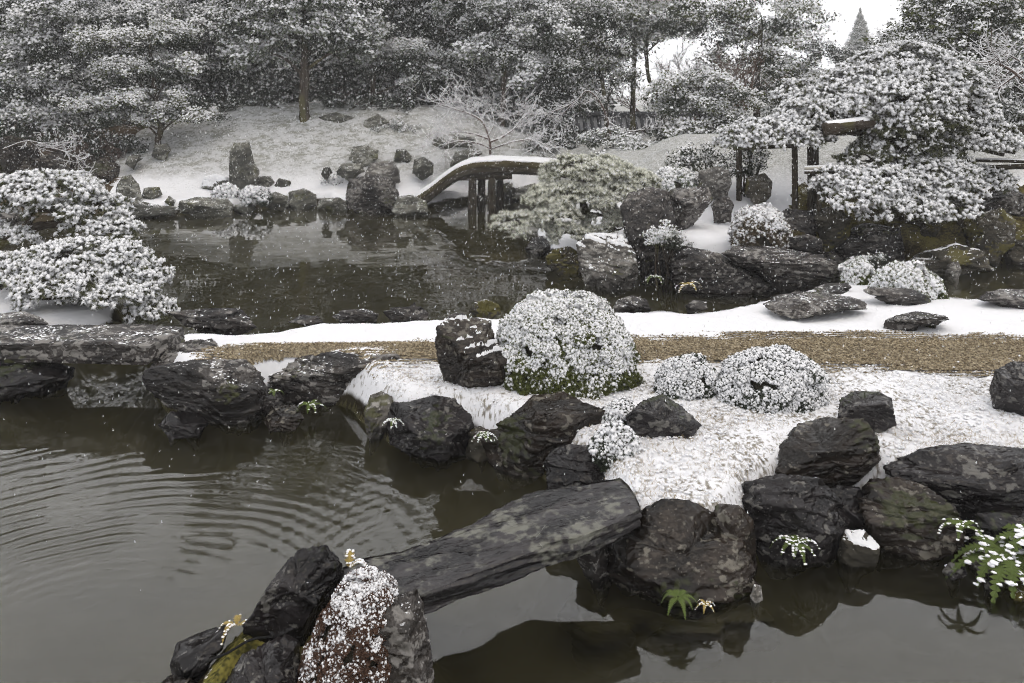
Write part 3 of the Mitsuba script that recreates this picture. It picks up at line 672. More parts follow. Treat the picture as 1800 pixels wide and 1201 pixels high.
for k, r in enumerate(ROCKS):
    poly = np.array(r['poly'], float)
    low = poly[:, 1].max()
    d0 = r['dist'] or reach(low, r['base_z']) + 0.45 * r['depth']
    seed = r['seed'] if r['seed'] is not None else 11 + 7 * k
    v, f = raw_rock(seed, r['sub'], r['planes'], flat=r['flat'])
    w = np.ptp(poly[:, 0]) * d0 / FOC / 2
    h = np.ptp(poly[:, 1]) * d0 / FOC / 2
    c = at((poly[:, 0].max() + poly[:, 0].min()) / 2, (poly[:, 1].max() + poly[:, 1].min()) / 2, d0)
    v = v * [w, r['depth'] / 2, h] + c
    v = fit(v, poly)
    z0 = np.quantile(v[:, 2], 0.2)                                # the foot goes on below the ground
    v[:, 2] -= r['sink'] * sstep(z0, v[:, 2].min(), v[:, 2]) * 1.5
    key = solid(r['name'], r['label'], 'rock', (v, f), 'wet_brown_rock' if r['mat'] == 'wet_rock' and k % 3 == 0 else r['mat'], smooth=True)
    r['key'], r['mesh'] = key, (v, f)
    if r['cap']:
        cap = cap_of(v, f, r['cap'][0], r['cap'][1], seed)
        if cap is not None:
            part(key, 'snow_cap', cap, 'snow', smooth=True, stuff=True)

# ------------------------------------------------------------------ gravel strip
def gravel():
    rng = np.random.default_rng(5)
    zone = shapely.Polygon([ground_at(*q)[:2] for q in [(330, 640, .38), (385, 621, .33), (480, 612, .3), (600, 606, .3), (765, 599, .3), (950, 592, .3), (1115, 585, .3), (1300, 580, .3), (1500, 578, .3), (1800, 587, .3), (2300, 600, .3),
                                                        (2300, 690, .43), (1800, 668, .43), (1730, 664, .43), (1460, 655, .43), (1115, 642, .43), (900, 642, .43), (760, 640, .43), (690, 642, .43), (560, 655, .43), (430, 668, .4)]])
    x0, y0, x1, y1 = zone.bounds
    ax, ay = np.arange(x0, x1, 0.03), np.arange(y0, y1, 0.012)
    X, Y = np.meshgrid(ax, ay)
    ridge = np.sin(2 * np.pi * (Y + 0.02 * X) / 0.085 + 0.7 * meshkit.noise(np.stack([X * 0.5, 0 * Y, 0 * X], -1), 2))
    Z = height(X, Y) + 0.016 + 0.009 * ridge + 0.012 * (meshkit.noise(np.stack([X * 30, Y * 60, 0 * X], -1), 3) - 0.5)
    edge = shapely.distance(zone.exterior, shapely.points(X.ravel(), Y.ravel())).reshape(X.shape) * np.where(shapely.contains_xy(zone, X, Y), 1, -1)
    n = meshkit.fbm(np.stack([X * 3.0, Y * 6, 0 * X], -1), 3, 4)
    keep = edge + 0.42 * (n - 0.62) - 0.14 * ridge * sstep(0.5, 0.0, edge) - 0.10 * meshkit.noise(np.stack([X * 14, Y * 30, 0 * X], -1), 9) > 0
    far_side = (edge < 0.35) & (Y > 8.6) & (ridge > 0.45) & (n + 0.5 * meshkit.noise(np.stack([X * 25, Y * 9, 0 * X], -1), 6) > 0.5)
    keep &= ~far_side & (height(X, Y) > np.where(Y < 9, .33, .2))
    v = np.stack([X, Y, Z], -1).reshape(-1, 3)
    i = (np.arange(len(ay) - 1)[:, None] * len(ax) + np.arange(len(ax) - 1)[None])
    k = (keep[:-1, :-1] & keep[1:, 1:]).ravel()
    i = i.ravel()[k]
    f = np.concatenate([np.stack([i, i + 1, i + len(ax) + 1], -1), np.stack([i, i + len(ax) + 1, i + len(ax)], -1)])
    key = struct('gravel_strip', compact(v, f), 'gravel', smooth=True, label='raked strip of tan gravel between two bands of snow')
    pick = rng.choice(np.where(keep.ravel())[0], 42000)
    p = v[pick] + rng.normal(size=(len(pick), 3)) * [0.012, 0.006, 0.002] + [0, 0, 0.004]
    o = trimesh.creation.icosahedron()
    o = np.array(o.vertices) * [1, .8, .6], np.array(o.faces)
    m = rng.random(len(v)) < np.where(keep.ravel(), .05 * np.exp(-np.maximum(edge.ravel(), 0) / .16) + .0015, 0)
    q = v[m] + [0, 0, .006]
    part(key, 'snow_bits', scatter(LUMPS, q, np.tile([0, 0, 1.0], (len(q), 1)), rng.uniform(.006, .018, len(q)), rng, .6), 'leaf_snow', stuff=True)
    oct_ = (np.array([[1, 0, 0], [-1, 0, 0], [0, 1, 0], [0, -1, 0], [0, 0, .7], [0, 0, -.7]]), np.array([[0, 2, 4], [2, 1, 4], [1, 3, 4], [3, 0, 4]]))
    which = rng.integers(0, 3, len(p))
    for k in range(3):
        q = p[which == k]
        part(key, 'pebbles', stamp(oct_, frames(q, np.array([0, 0, 1]) + 0.5 * rng.normal(size=q.shape), rng.uniform(.006, .013, len(q)), rng)), f'pebble_{k}', stuff=True)



# ------------------------------------------------------------------ bridges
def slab(top, thick, seed, sub=0.05, rough=0.02):
    """A stone plank from its top outline (world points, in order) and its thickness: split edges, uneven faces."""
    top = np.asarray(top, float)
    poly = shapely.Polygon(top[:, :2])
    m = trimesh.creation.extrude_polygon(poly, 1.0, engine='earcut')
    for _ in range(30):
        if m.edges_unique_length.max() < sub * 2:
            break
        m = m.subdivide_to_size(sub * 1.6) if False else trimesh.Trimesh(*trimesh.remesh.subdivide_to_size(m.vertices, m.faces, sub * 1.9))
    m.merge_vertices()
    v, f = np.array(m.vertices), np.array(m.faces)
    # height of the top: a plane fitted through the outline
    A = np.c_[top[:, :2], np.ones(len(top))]
    co = np.linalg.lstsq(A, top[:, 2], rcond=None)[0]
    base = v[:, :2] @ co[:2] + co[2]
    t = v[:, 2].copy()
    v[:, 2] = base - thick * (1 - t)
    e = shapely.distance(poly.exterior, shapely.points(v[:, 0], v[:, 1]))
    n = meshkit.fbm(v * 4 + seed, 3, seed) - 0.5
    fin = meshkit.fbm(v * 17 + seed, 3, seed + 1) - 0.5
    v[:, 2] += np.where(t > .5, 1, 0.8) * (n * rough * 2 + fin * rough * 0.8) - (t > .99) * 0.03 * np.exp(-e / 0.025) * (0.5 + n)
    c = np.array(poly.centroid.coords[0])
    side = np.exp(-e / 0.03)
    dirn = (v[:, :2] - c) / (np.linalg.norm(v[:, :2] - c, axis=1, keepdims=True) + 1e-9)
    lay = (meshkit.fbm(np.c_[v[:, :2] * 3, v[:, 2] * 22] + seed, 3, seed + 2) - 0.5)
    v[:, :2] += dirn * (side * (lay * rough * 3.5 + n * rough * 2 - 0.02 * (t < .01)))[:, None]
    return v, f


pts = [(603, 1003, .36), (640, 985, .38), (720, 958, .42), (775, 935, .44), (830, 914, .46), (868, 890, .47), (922, 857, .5), (1000, 852, .5), (1088, 847, .5), (1110, 868, .5), (1128, 894, .5), (1100, 906, .5), (1022, 938, .49), (960, 955, .47), (900, 978, .46), (800, 1015, .43), (742, 1042, .4), (690, 1045, .38), (650, 1050, .36), (612, 1040, .35)]
p = np.array([ground_at(*q) for q in pts])
key = thing('plank_bridge', 'dark wet stone plank bridge with pale veins crossing the near water', 'stone bridge')
part(key, 'stone_plank', slab(p, 0.125, 4, sub=0.035, rough=0.028), 'veined_stone', smooth=50)
pts = [(-420, 612, .55), (77, 602, .55), (200, 605, .55), (262, 606, .55), (300, 590, .55), (324, 573, .55), (250, 569, .55), (60, 569, .55), (-420, 572, .55)]
p = np.array([ground_at(*q) for q in pts])
key = thing('plank_bridge', 'broad grey stone slab bridge at the left edge of the picture', 'stone bridge')
part(key, 'stone_slab', slab(p, 0.2, 9, sub=0.06, rough=0.022), 'mottled_rock', smooth=50)


def arched_bridge():
    key = thing('arched_bridge', 'arched wooden bridge topped with earth, moss and snow in front of the mound', 'bridge')
    d = 22.4
    line = curve([at(722, 352, d), at(752, 332, d), at(790, 303, d), at(825, 287, d), at(880, 283, d), at(940, 285, d), at(1000, 291, d), at(1060, 306, d), at(1110, 326, d)], 8)
    wid = 1.5

    def ribbon(lo, hi, y0, y1, bulge=0.0, seed=1, ny=18):
        s = np.linspace(0, 1, ny)
        v, n = [], len(line)
        for p in line:
            ring = [[p[0], p[1] + y0 + (y1 - y0) * t, p[2] + hi + bulge * math.sin(math.pi * t)] for t in s] + [[p[0], p[1] + y0 + (y1 - y0) * t, p[2] + lo] for t in s[::-1]]
            v += ring
        v = np.array(v)
        m = 2 * ny
        f = []
        for i in range(n - 1):
            for j in range(m):
                a, b, c, e = i * m + j, i * m + (j + 1) % m, (i + 1) * m + (j + 1) % m, (i + 1) * m + j
                f += [[a, c, b], [a, e, c]]
        v += (meshkit.fbm(v * 6, 3, seed)[:, None] - 0.5) * [0.02, 0.10, 0.08]
        return v, np.array(f)

    part(key, 'earth_deck', ribbon(-0.18, -0.02, 0, wid, 0.05, 2), 'moss_edge', smooth=True)
    part(key, 'snow', ribbon(-0.05, 0.02, 0.07, wid - 0.05, 0.05, 3), 'snow', smooth=True)
    rng = np.random.default_rng(4)
    for k in range(3):
        part(key, 'girder', tube([p + [0, 0.15 + 0.6 * k, -0.28] for p in line], 0.08, 8), 'old_wood', smooth=True)
    # round logs that carry the earth, their ends showing along the front edge
    s = np.arange(2, len(line) - 2)
    for i in s[::1]:
        p = line[i]
        part(key, 'log', tube([p + [0, -0.06, -0.22], p + [0, wid + 0.05, -0.22]], 0.062, 8), 'old_wood', smooth=30)
    for (px, wy) in ((830, 0.2), (864, 0.2), (846, 1.25), (878, 1.25), (1010, 0.2), (1040, 0.2)):
        q = at(px, 300, d + wy)
        part(key, 'post', tube([[q[0], q[1], -0.5], [q[0] + .01, q[1], 1.0]], [0.125, 0.105], 10), 'old_wood', smooth=30)
    for wy in (0.2, 1.25):
        a, b = at(795, 312, d + wy), at(900, 309, d + wy)
        part(key, 'cross_beam', tube([a, b], 0.09, 8), 'old_wood', smooth=30)
    for px in (830, 864):
        a = at(px, 318, d)
        part(key, 'cap_beam', tube([a + [0, -.15, 0], a + [0, wid + .1, 0]], 0.085, 8), 'old_wood', smooth=30)


bsdf('moss_edge', {'type': 'twosided', 'b': {'type': 'diffuse', 'reflectance': mikit.proc(lambda p, n, uv: mikit.mix((0.03, 0.025, 0.018), (0.10, 0.085, 0.045), mikit.fbm(p.x * 12, p.y * 12, p.z * 12, octaves=3)))}})
arched_bridge()


# ------------------------------------------------------------------ garden wall
def box(c, s):
    m = trimesh.creation.box(extents=s)
    m.apply_translation(c)
    return np.array(m.vertices), np.array(m.faces)


def garden_wall():
    key = thing('garden_wall', 'plastered garden wall with a snow-dusted tile roof behind the trees', 'wall')
    a, b, d = at(800, 200, 33)[0], at(1260, 200, 33)[0], 33.0
    base, eave, top = 0.7, 1.75, 2.3
    part(key, 'plaster', box([(a + b) / 2, d + .55, (base + eave) / 2], [b - a, .3, eave - base]), 'plaster')
    x = np.arange(a, b, 0.28)
    for i, xx in enumerate(x):
        part(key, 'roof_tile', tube(curve([[xx, d - .05, eave], [xx, d + .28, eave + .22], [xx, d + .55, top - .05]], 3), 0.075, 6), 'roof_tile', smooth=60)
    pan = np.array([[a, d - .02, eave - .03], [b, d - .02, eave - .03], [b, d + .55, top - .1], [a, d + .55, top - .1], [a, d + 1.1, eave - .03], [b, d + 1.1, eave - .03]])
    part(key, 'roof_pan', (pan, np.array([[0, 1, 2], [0, 2, 3], [3, 2, 5], [3, 5, 4]])), 'roof_snow')
    part(key, 'ridge', tube([[a, d + .55, top], [b, d + .55, top]], 0.12, 8), 'roof_tile', smooth=60)
    part(key, 'eave_board', box([(a + b) / 2, d + .3, eave - .12], [b - a, .4, .12]), 'old_wood')


garden_wall()


# ------------------------------------------------------------------ foliage kit
def leaf_shape(l, w, fold=0.25):
    """A folded leaf lying along +x from the origin."""
    v = np.array([[0, 0, 0], [l * .45, w / 2, fold * w], [l, 0, -.1 * l], [l * .45, -w / 2, fold * w], [l * .5, 0, 0]])
    return v[:4], np.array([[0, 2, 1], [0, 3, 2]])


def rosette(n, l, w, lift, rng):
    out = []
    for k in range(n):
        v, f = leaf_shape(l * rng.uniform(.8, 1.1), w)
        a, b = 2 * math.pi * (k + rng.uniform(-.2, .2)) / n, math.radians(lift + rng.uniform(-15, 15))
        r = np.array([[math.cos(b), 0, -math.sin(b)], [0, 1, 0], [math.sin(b), 0, math.cos(b)]])
        z = np.array([[math.cos(a), -math.sin(a), 0], [math.sin(a), math.cos(a), 0], [0, 0, 1]])
        out.append((v @ r.T @ z.T, f))
    return join(out)


def needle_tuft(n, l, w, rng):
    """Needles fanning up and out from a twig end."""
    v, f = [], []
    for k in range(n):
        a, b = rng.uniform(0, 2 * math.pi), math.radians(rng.uniform(8, 75))
        d = np.array([math.cos(a) * math.sin(b), math.sin(a) * math.sin(b), math.cos(b)])
        s = np.cross(d, [0, 0, 1.0])
        s /= np.linalg.norm(s) + 1e-9
        v += [-s * w / 2, s * w / 2, d * l * rng.uniform(.75, 1.1)]
        f.append([3 * k, 3 * k + 1, 3 * k + 2])
    return np.array(v), np.array(f)


def blob(seed, sub=1, flat=0.8):
    v, f = ico(sub)
    return v * (0.55 + 0.9 * meshkit.noise(v * 2.1 + 3 * seed, seed))[:, None] * [1, 1, flat], f


def scatter(shapes, pos, up, size, rng, stretch=None):
    """Copies of the template shapes, chosen at random, as one (v, f)."""
    which = rng.integers(0, len(shapes), len(pos))
    size = np.broadcast_to(size, (len(pos),))
    return join([stamp(s, frames(pos[which == k], up[which == k], size[which == k], rng, stretch)) for k, s in enumerate(shapes) if (which == k).any()])


_r = np.random.default_rng(77)
ROSETTES = [rosette(4, 1.1, .6, 28, _r) for _ in range(5)]
BLOBS = [blob(k, 1, .75) for k in range(6)]
CHIPS = [(np.array([[1, 0, -.3], [-.6, .9, -.3], [-.6, -.9, -.3], [.1, 0, .8]]), np.array([[0, 1, 3], [1, 2, 3], [2, 0, 3]]))]
LUMPS = []
for _k in range(6):
    _v = np.array([[1, 0, 0], [-.8, .2, 0], [0, .8, 0], [.1, -.9, 0], [.1, 0, .8], [0, .1, -.5]]) * _r.uniform(.7, 1.2, (6, 1))
    LUMPS.append((_v, np.array([[0, 2, 4], [2, 1, 4], [1, 3, 4], [3, 0, 4], [2, 0, 5], [1, 2, 5], [3, 1, 5], [0, 3, 5]])))
SMALL_BLOBS = [(v * [1, .55 + .07 * k, .8], f) for k, (v, f) in enumerate(blob(k, 0, .75) for k in range(6))]


def snow_tuft(seed):
    """Snow caught on a tuft of needles: a small heart and fingers of snow along the needles."""
    rng = np.random.default_rng(seed)
    o = (np.array([[1, 0, 0], [-1, 0, 0], [0, 1, 0], [0, -1, 0], [0, 0, 1.0], [0, 0, -1.0]]), np.array([[0, 2, 4], [2, 1, 4], [1, 3, 4], [3, 0, 4], [2, 0, 5], [1, 2, 5], [3, 1, 5], [0, 3, 5]]))
    f = np.array([[0, 2, 4], [2, 1, 4], [1, 3, 4], [3, 0, 4], [2, 0, 5], [1, 2, 5], [3, 1, 5], [0, 3, 5]])
    v = o[0] * rng.uniform(.75, 1.2, (6, 1)) * [1, 1, .8]
    t = (np.array([[.6, 0, -.8], [-.4, .5, -.8], [-.4, -.5, -.8], [0, 0, 1.2]]), np.array([[0, 1, 3], [1, 2, 3], [2, 0, 3], [0, 2, 1]]))
    d = rng.normal(size=(4, 3)) * [1, 1, .7] + [0, 0, .35]
    d /= np.linalg.norm(d, axis=1, keepdims=True)
    return join([(v * .85, f), stamp(t, frames(d * rng.uniform(.5, .9, (4, 1)), d, rng.uniform(.4, .65, 4), rng))])


SNOW_TUFTS = [snow_tuft(40 + k) for k in range(7)]
TUFTS = [needle_tuft(14, 1.0, .16, _r) for _ in range(5)]
FROST_TUFTS = [needle_tuft(16, 1.0, .13, _r) for _ in range(5)]


SPRAYS = {}


def spray(kind, leaf, level, variant):
    """The key of a patch of small twigs ends, about 3 leaf lengths in radius, that carry much, some or little snow."""
    key = f'{kind}_{leaf}_{level}_{variant}'
    if key in SPRAYS:
        return key
    SPRAYS[key] = 1
    rng = np.random.default_rng(1000 + 37 * variant + 11 * level + len(leaf))
    n = 64 if kind == 'rosette' else 12
    rad = 2.6 if kind == 'rosette' else 1.5
    r, a = rad * np.sqrt(rng.random(n)), rng.uniform(0, 2 * math.pi, n)
    p = np.stack([r * np.cos(a), r * np.sin(a), -.02 * r * r + .35 * rng.normal(size=n) * (1 if kind == 'rosette' else .5)], -1)
    up = np.array([0, 0, 1.0]) + .38 * rng.normal(size=(n, 3)) + .08 * p * [1, 1, 0]
    shapes = ROSETTES if kind == 'rosette' else FROST_TUFTS if kind == 'frost' else TUFTS
    g = {'type': 'shapegroup', 'foliage' if kind == 'rosette' else 'needles': mikit.ply(scatter(shapes, p, up, rng.uniform(.8, 1.25, n), rng), leaf)}
    u = up / np.linalg.norm(up, axis=1, keepdims=True)
    if kind == 'frost':
        g['frost'] = mikit.ply(scatter(FROST_TUFTS, p + u * .28, u + [0, 0, .3], rng.uniform(.75, 1.05, n), rng), 'needle_frost')
    on = rng.random(n) < (.94, .52, .14)[level]
    br = dict(rosette=.92, frost=.27, tuft=.62)[kind]
    if kind == 'rosette' and level == 0:
        k = rng.random(n) < .7                                       # a fuller cover closes the gaps between the twig ends
        e = p[k] + rng.normal(size=(k.sum(), 3)) * [.4, .4, .1] + [0, 0, .12]
        extra = scatter(CHIPS, e, u[k], 1.05 * rng.uniform(.5, 1.2, len(e)), rng)
    else:
        extra = (np.zeros((0, 3)), np.zeros((0, 3), int))
    if on.any():
        q = p[on] + u[on] * (.22 if kind == 'rosette' else .5)
        g['snow'] = mikit.ply(join([scatter(LUMPS if kind == 'rosette' else SNOW_TUFTS, q, u[on] + [0, 0, .3], br * rng.uniform(.55, 1.25, len(q)), rng), extra]), 'leaf_snow', smooth=True)
    scene[key] = g
    return key


def lay_sprays(key, kind, leaf, pos, up, size, want, rng):
    labels.setdefault(key, {})['kind'] = 'stuff'
    for i, m in enumerate(frames(pos, up, size, rng)):
        w = want[i] + .22 * rng.normal()
        lv = 0 if w > .68 else 1 if w > .33 else 2
        scene[f'{key}__{i:04d}'] = {'type': 'instance', 'to_world': T(m), 'g': {'type': 'ref', 'id': spray(kind, leaf, lv, int(rng.integers(0, 2)))}}


def azalea(label, x0, y0, x1, y1, z, n, leaf='leaf_azalea', size=.026, snow=(.0, .5), blob_r=.6, depth=.85, seed=1, power=2.3, cat='shrub', name='azalea', group=None, sink=.05, dist=None, lean=0.0):
    """A clipped dome: sprays of small leaves all over it, more snow on those that face up."""
    rng = np.random.default_rng(seed)
    d0 = dist or reach(y1, z)
    rx = (x1 - x0) / 2 * d0 / FOC
    d0 = dist or d0 + rx * depth * .8
    rx = (x1 - x0) / 2 * d0 / FOC * 0.96
    cx = ((x0 + x1) / 2 - CX) * d0 / FOC
    h = (EYE - y0 * 0 - (y0 - HOR) * (d0 + .15 * rx) / FOC - z) * .97
    ext = np.array([rx, rx * depth, h])
    area = 2 * math.pi * (rx * rx * depth + 1.6 * rx * h) / 2
    n = int(2.15 * area / (math.pi * (2.5 * size) ** 2))
    dirs = rng.normal(size=(n * 3, 3))
    dirs = dirs[dirs[:, 2] > -0.12 * np.linalg.norm(dirs, axis=1)][:n]
    dirs /= np.linalg.norm(dirs, axis=1, keepdims=True)
    k = (np.abs(dirs) ** power).sum(1) ** (-1 / power)
    rad = k * (1 + .30 * (meshkit.fbm(dirs * 3.2 + seed, 4, seed) - .5) + .022 * rng.normal(size=len(dirs)))
    pos = dirs * rad[:, None] * ext + [cx, d0, z]
    up = dirs / ext
    up /= np.linalg.norm(up, axis=1, keepdims=True)
    key = thing(name, label, cat, group)
    cv, cf = ico(3)
    ck = (np.abs(cv) ** power).sum(1) ** (-1 / power) * (1 + .30 * (meshkit.fbm(cv * 3.2 + seed, 4, seed) - .5))
    core = cv * ck[:, None] * ext * .9 + [cx, d0, z]
    core[:, 2] = np.maximum(core[:, 2], z - sink)
    core[:, 0] += lean * (core[:, 2] - z)
    pos[:, 0] += lean * (pos[:, 2] - z)
    part(key, 'twigs', (core, cf), 'twig_dark', smooth=True)
    want = sstep(snow[0], snow[1], up[:, 2] + .55 * (meshkit.fbm(pos * 5 + seed, 3, seed + 3) - .5))
    lay_sprays(f'{key}__crown', 'rosette', leaf, pos, up * .9 + [0, 0, .2] + .12 * rng.normal(size=up.shape), size * rng.uniform(.85, 1.2, len(pos)), want, rng)
    return key


gravel()

azalea('largest clipped azalea dome, half under snow, beside the upright black rock', 862, 514, 1120, 697, .40, 30000, size=.020, snow=(-.05, .55), blob_r=.74, seed=3, depth=.9)
azalea('middle-sized snowy azalea dome on the lawn, right one of a touching pair', 1262, 613, 1450, 724, .42, 12000, size=.021, snow=(-.3, .55), seed=4, leaf='leaf_dark', power=2.1)
azalea('smaller snowy azalea dome on the lawn, left one of a touching pair', 1153, 625, 1268, 702, .42, 6200, size=.021, snow=(-.3, .55), seed=5, leaf='leaf_dark', power=2.1)
azalea('boxy dome azalea with brown sides on the snowy slope of the peninsula', 1290, 366, 1379, 428, .66, 5200, size=.034, snow=(.15, .7), seed=6, leaf='leaf_brown', power=3.0)
azalea('snowy azalea dome at the water behind the long low rock', 1538, 465, 1652, 528, .25, 5000, size=.034, snow=(-.1, .4), seed=7)
azalea('small snowy azalea left of the small pale stone by the water', 1483, 459, 1532, 500, .25, 1800, size=.034, snow=(-.1, .4), seed=8)
azalea('low snow-dusted shrub between the ridged rock and the pointed flat-sided rock', 1058, 708, 1128, 752, .42, 1300, size=.024, snow=(.0, .6), seed=9, leaf='leaf_dark', power=2, dist=6.75)
azalea('straggling snow-dusted shrub above the rounded dark rock by the lawn', 1042, 748, 1120, 806, .38, 1800, size=.024, snow=(-.1, .5), seed=10, leaf='leaf_dark', power=2, dist=6.2)
azalea('reddish small-leaved azalea with snow at the bottom of the picture', 515, 1006, 690, 1240, .12, 15000, size=.0115, snow=(-.25, 1.15), blob_r=.55, seed=11, leaf='leaf_red', power=2.0, dist=4.12, depth=.9, lean=.22)
for k, (x0, y0, x1, y1, lab) in enumerate([(379, 327, 414, 346, 'little snowy azalea ball below the tall upright stone'), (530, 316, 562, 330, 'little snowy azalea ball above the pair of dark round rocks, left one'),
                                           (567, 312, 610, 331, 'little snowy azalea ball beside the big square rock, right one'), (428, 331, 470, 349, 'flat snowy azalea mat right of the little ball below the upright stone')]):
    azalea(lab, x0, y0, x1, y1, .38, 900, size=.06, snow=(-.2, .4), seed=20 + k, leaf='leaf_dark')
azalea('dark low shrub with a dusting of snow left of the big pine', 1374, 318, 1432, 356, .85, 2200, size=.04, snow=(.3, 1.1), seed=26, leaf='leaf_red')
azalea('snowy low shrub on the slope left of the reddish grey block', 1140, 300, 1235, 335, .9, 2600, size=.05, snow=(-.1, .5), seed=27, leaf='leaf_grey', dist=16.8)


# ------------------------------------------------------------------ pines
def pads(key, spec, d, tuft, blob_r, gap, needle='needle', seed=1, frost=False, snow=(-.35, .35), depth=.8, droop=.35):
    """Cloud-pruned layers. spec: (column, row of the rim, half width, height, extra distance, density) of each pad."""
    rng = np.random.default_rng(seed)
    for (px, py, rw, hh, dd, dens, *less) in spec:
        c = at(px, py, d + dd)
        rx, hz = rw * (d + dd) / FOC, hh * (d + dd) / FOC
        ry = rx * depth
        n = max(6, int(dens * 1.5 * math.pi * rx * ry / gap ** 2 * (1 + .6 * hz / rx) / 8))
        dirs = rng.normal(size=(n * 3, 3))
        dirs /= np.linalg.norm(dirs, axis=1, keepdims=True)
        dirs = dirs[dirs[:, 2] > -.22][:n]
        rad = (1 + .45 * (meshkit.fbm(dirs * 2.3 + seed + px, 3, seed) - .5)) * rng.uniform(.84, 1.02, len(dirs))
        pos = dirs * rad[:, None] * [rx, ry, hz] + c
        pos[:, 2] -= droop * hz * (dirs[:, :2] ** 2).sum(1) ** 2
        up = dirs / np.array([rx, ry, hz])
        up /= np.linalg.norm(up, axis=1, keepdims=True)
        up = up * .75 + [0, 0, .6] + .15 * rng.normal(size=up.shape)
        pd = numbered(f'{key}__needle_pad')
        labels[pd] = {}
        want = (1 - sum(less)) * sstep(*snow, dirs[:, 2] + .5 * (meshkit.fbm(pos * 2.5, 3, seed) - .5))
        lay_sprays(pd, 'frost' if frost else 'tuft', needle, pos, up, tuft * rng.uniform(.85, 1.15, len(pos)), want, rng)
        # twigs under the pad
        tw = []
        for _ in range(int(5 + rx * 7)):
            a, r = rng.uniform(0, 2 * math.pi), rng.uniform(.4, .95)
            e = c + [math.cos(a) * rx * r, math.sin(a) * ry * r, hz * rng.uniform(-.15, .3)]
            m = (c + e) / 2 + rng.normal(size=3) * .06 * rx
            tw.append(tube(curve([c + [0, 0, -.12 * hz], m, e], 4), np.linspace(.02, .006, 9), 5))
        part(pd, 'twigs', join(tw), 'bark', smooth=True)


def limb(key, pts, r0, r1, name='limb', mat='bark', sides=9, seed=0):
    c = curve(pts, 7)
    v, f = tube(c, np.linspace(r0, r1, len(c)), sides)
    v = v + (meshkit.fbm(v * 7 + seed, 3, seed)[:, None] - .5) * r0 * .7
    return part(key, name, (v, f), mat, smooth=True)


key = thing('pine', 'upper snowy pine at the left edge, reaching right over the pond', 'pine tree')
pads(key, [(75, 330, 100, 26, 0, 1), (0, 342, 80, 28, .2, 1), (160, 362, 62, 24, .1, 1), (105, 372, 56, 13, -.3, .8, .3), (205, 402, 42, 20, 0, 1), (150, 398, 42, 10, -.2, .9), (18, 418, 42, 15, -.4, 1), (-60, 400, 60, 26, .3, .8)], 12.6, .062, .044, .043, seed=31, snow=(-.7, .15))
limb(key, [at(-60, 520, 12.8), at(-10, 440, 12.7), at(60, 400, 12.6), at(150, 392, 12.6), at(215, 412, 12.6)], .10, .03)
limb(key, [at(40, 410, 12.6), at(60, 370, 12.6), at(70, 340, 12.6)], .06, .03)
key = thing('pine', 'lower snowy pine at the left, its trunk behind the grey slab bridge', 'pine tree')
pads(key, [(150, 455, 108, 30, .2, 1), (55, 468, 54, 24, .2, 1), (220, 482, 74, 25, .1, 1), (115, 495, 86, 18, -.3, 1, .1), (205, 514, 66, 14, -.3, 1), (75, 524, 46, 12, -.45, .9), (265, 543, 46, 14, -.1, .9), (10, 470, 44, 22, .4, .8)], 11.2, .060, .044, .042, seed=32, snow=(-.7, .15))
limb(key, [at(186, 580, 11.2), at(178, 545, 11.2), at(172, 515, 11.2), at(150, 480, 11.2)], .085, .05, 'trunk')
limb(key, [at(176, 530, 11.2), at(220, 515, 11.1), at(262, 540, 11.0), at(285, 545, 11.0)], .04, .015)
limb(key, [at(174, 520, 11.2), at(110, 520, 11.1), at(60, 505, 11.2)], .05, .02)
key = thing('pine', 'pale frosted pine in the middle, in front of the arched bridge', 'pine tree')
pads(key, [(1030, 298, 82, 22, .3, 1), (1100, 318, 52, 20, .2, 1), (985, 342, 58, 17, -.1, 1), (920, 393, 54, 19, -.2, 1), (978, 376, 38, 12, -.4, 1), (1065, 378, 36, 16, 0, .9), (1010, 410, 45, 12, -.4, .9), (1065, 342, 55, 18, -.2, 1), (1085, 403, 32, 11, -.3, .8)], 15.3, .08, .032, .048, needle='needle_pale', seed=33, frost=True)
limb(key, [at(1024, 430, 15.4), at(1030, 385, 15.4), at(1027, 355, 15.3), at(1040, 330, 15.4), at(1035, 300, 15.6)], .10, .05, 'trunk')
limb(key, [at(1030, 385, 15.3), at(990, 380, 15.1), at(940, 392, 15.1)], .05, .02)
limb(key, [at(1028, 375, 15.3), at(1060, 378, 15.3), at(1085, 372, 15.3)], .04, .02)
key = thing('pine', 'great spreading pine under heavy snow on wooden props at the right', 'pine tree')
pads(key, [(1585, 118, 98, 42, .5, 1), (1515, 150, 80, 34, .3, 1), (1650, 150, 82, 40, .4, 1), (1580, 175, 110, 36, -.1, 1), (1470, 180, 70, 32, .2, 1), (1425, 205, 66, 32, 0, 1), (1400, 165, 38, 26, .4, .8), (1350, 238, 80, 26, -.3, 1), (1420, 235, 40, 24, -.2, 1),
           (1690, 195, 62, 38, .3, 1), (1610, 215, 85, 30, -.5, .9, .45), (1545, 205, 56, 22, -.3, .8, .6), (1710, 240, 78, 32, .2, 1), (1590, 252, 84, 20, -.2, .6, .65), (1640, 278, 62, 16, -.2, .6, .5), (1535, 280, 66, 16, -.4, .5, .6),
           (1530, 318, 92, 24, -.9, 1), (1625, 306, 90, 26, -.5, 1, .15), (1475, 318, 48, 24, -1.1, 1), (1585, 364, 75, 20, -1.3, 1), (1660, 362, 58, 26, -1.2, 1), (1505, 345, 55, 22, -1.4, 1), (1735, 318, 42, 24, .3, .9), (1690, 330, 40, 20, -.6, .8)], 16.0, .074, .062, .050, seed=34, snow=(-.8, .1))
tr = [at(1560, 395, 16.2), at(1575, 340, 16.2), at(1600, 290, 16.3), at(1585, 230, 16.4), at(1590, 160, 16.4)]
limb(key, tr, .2, .08, 'trunk')
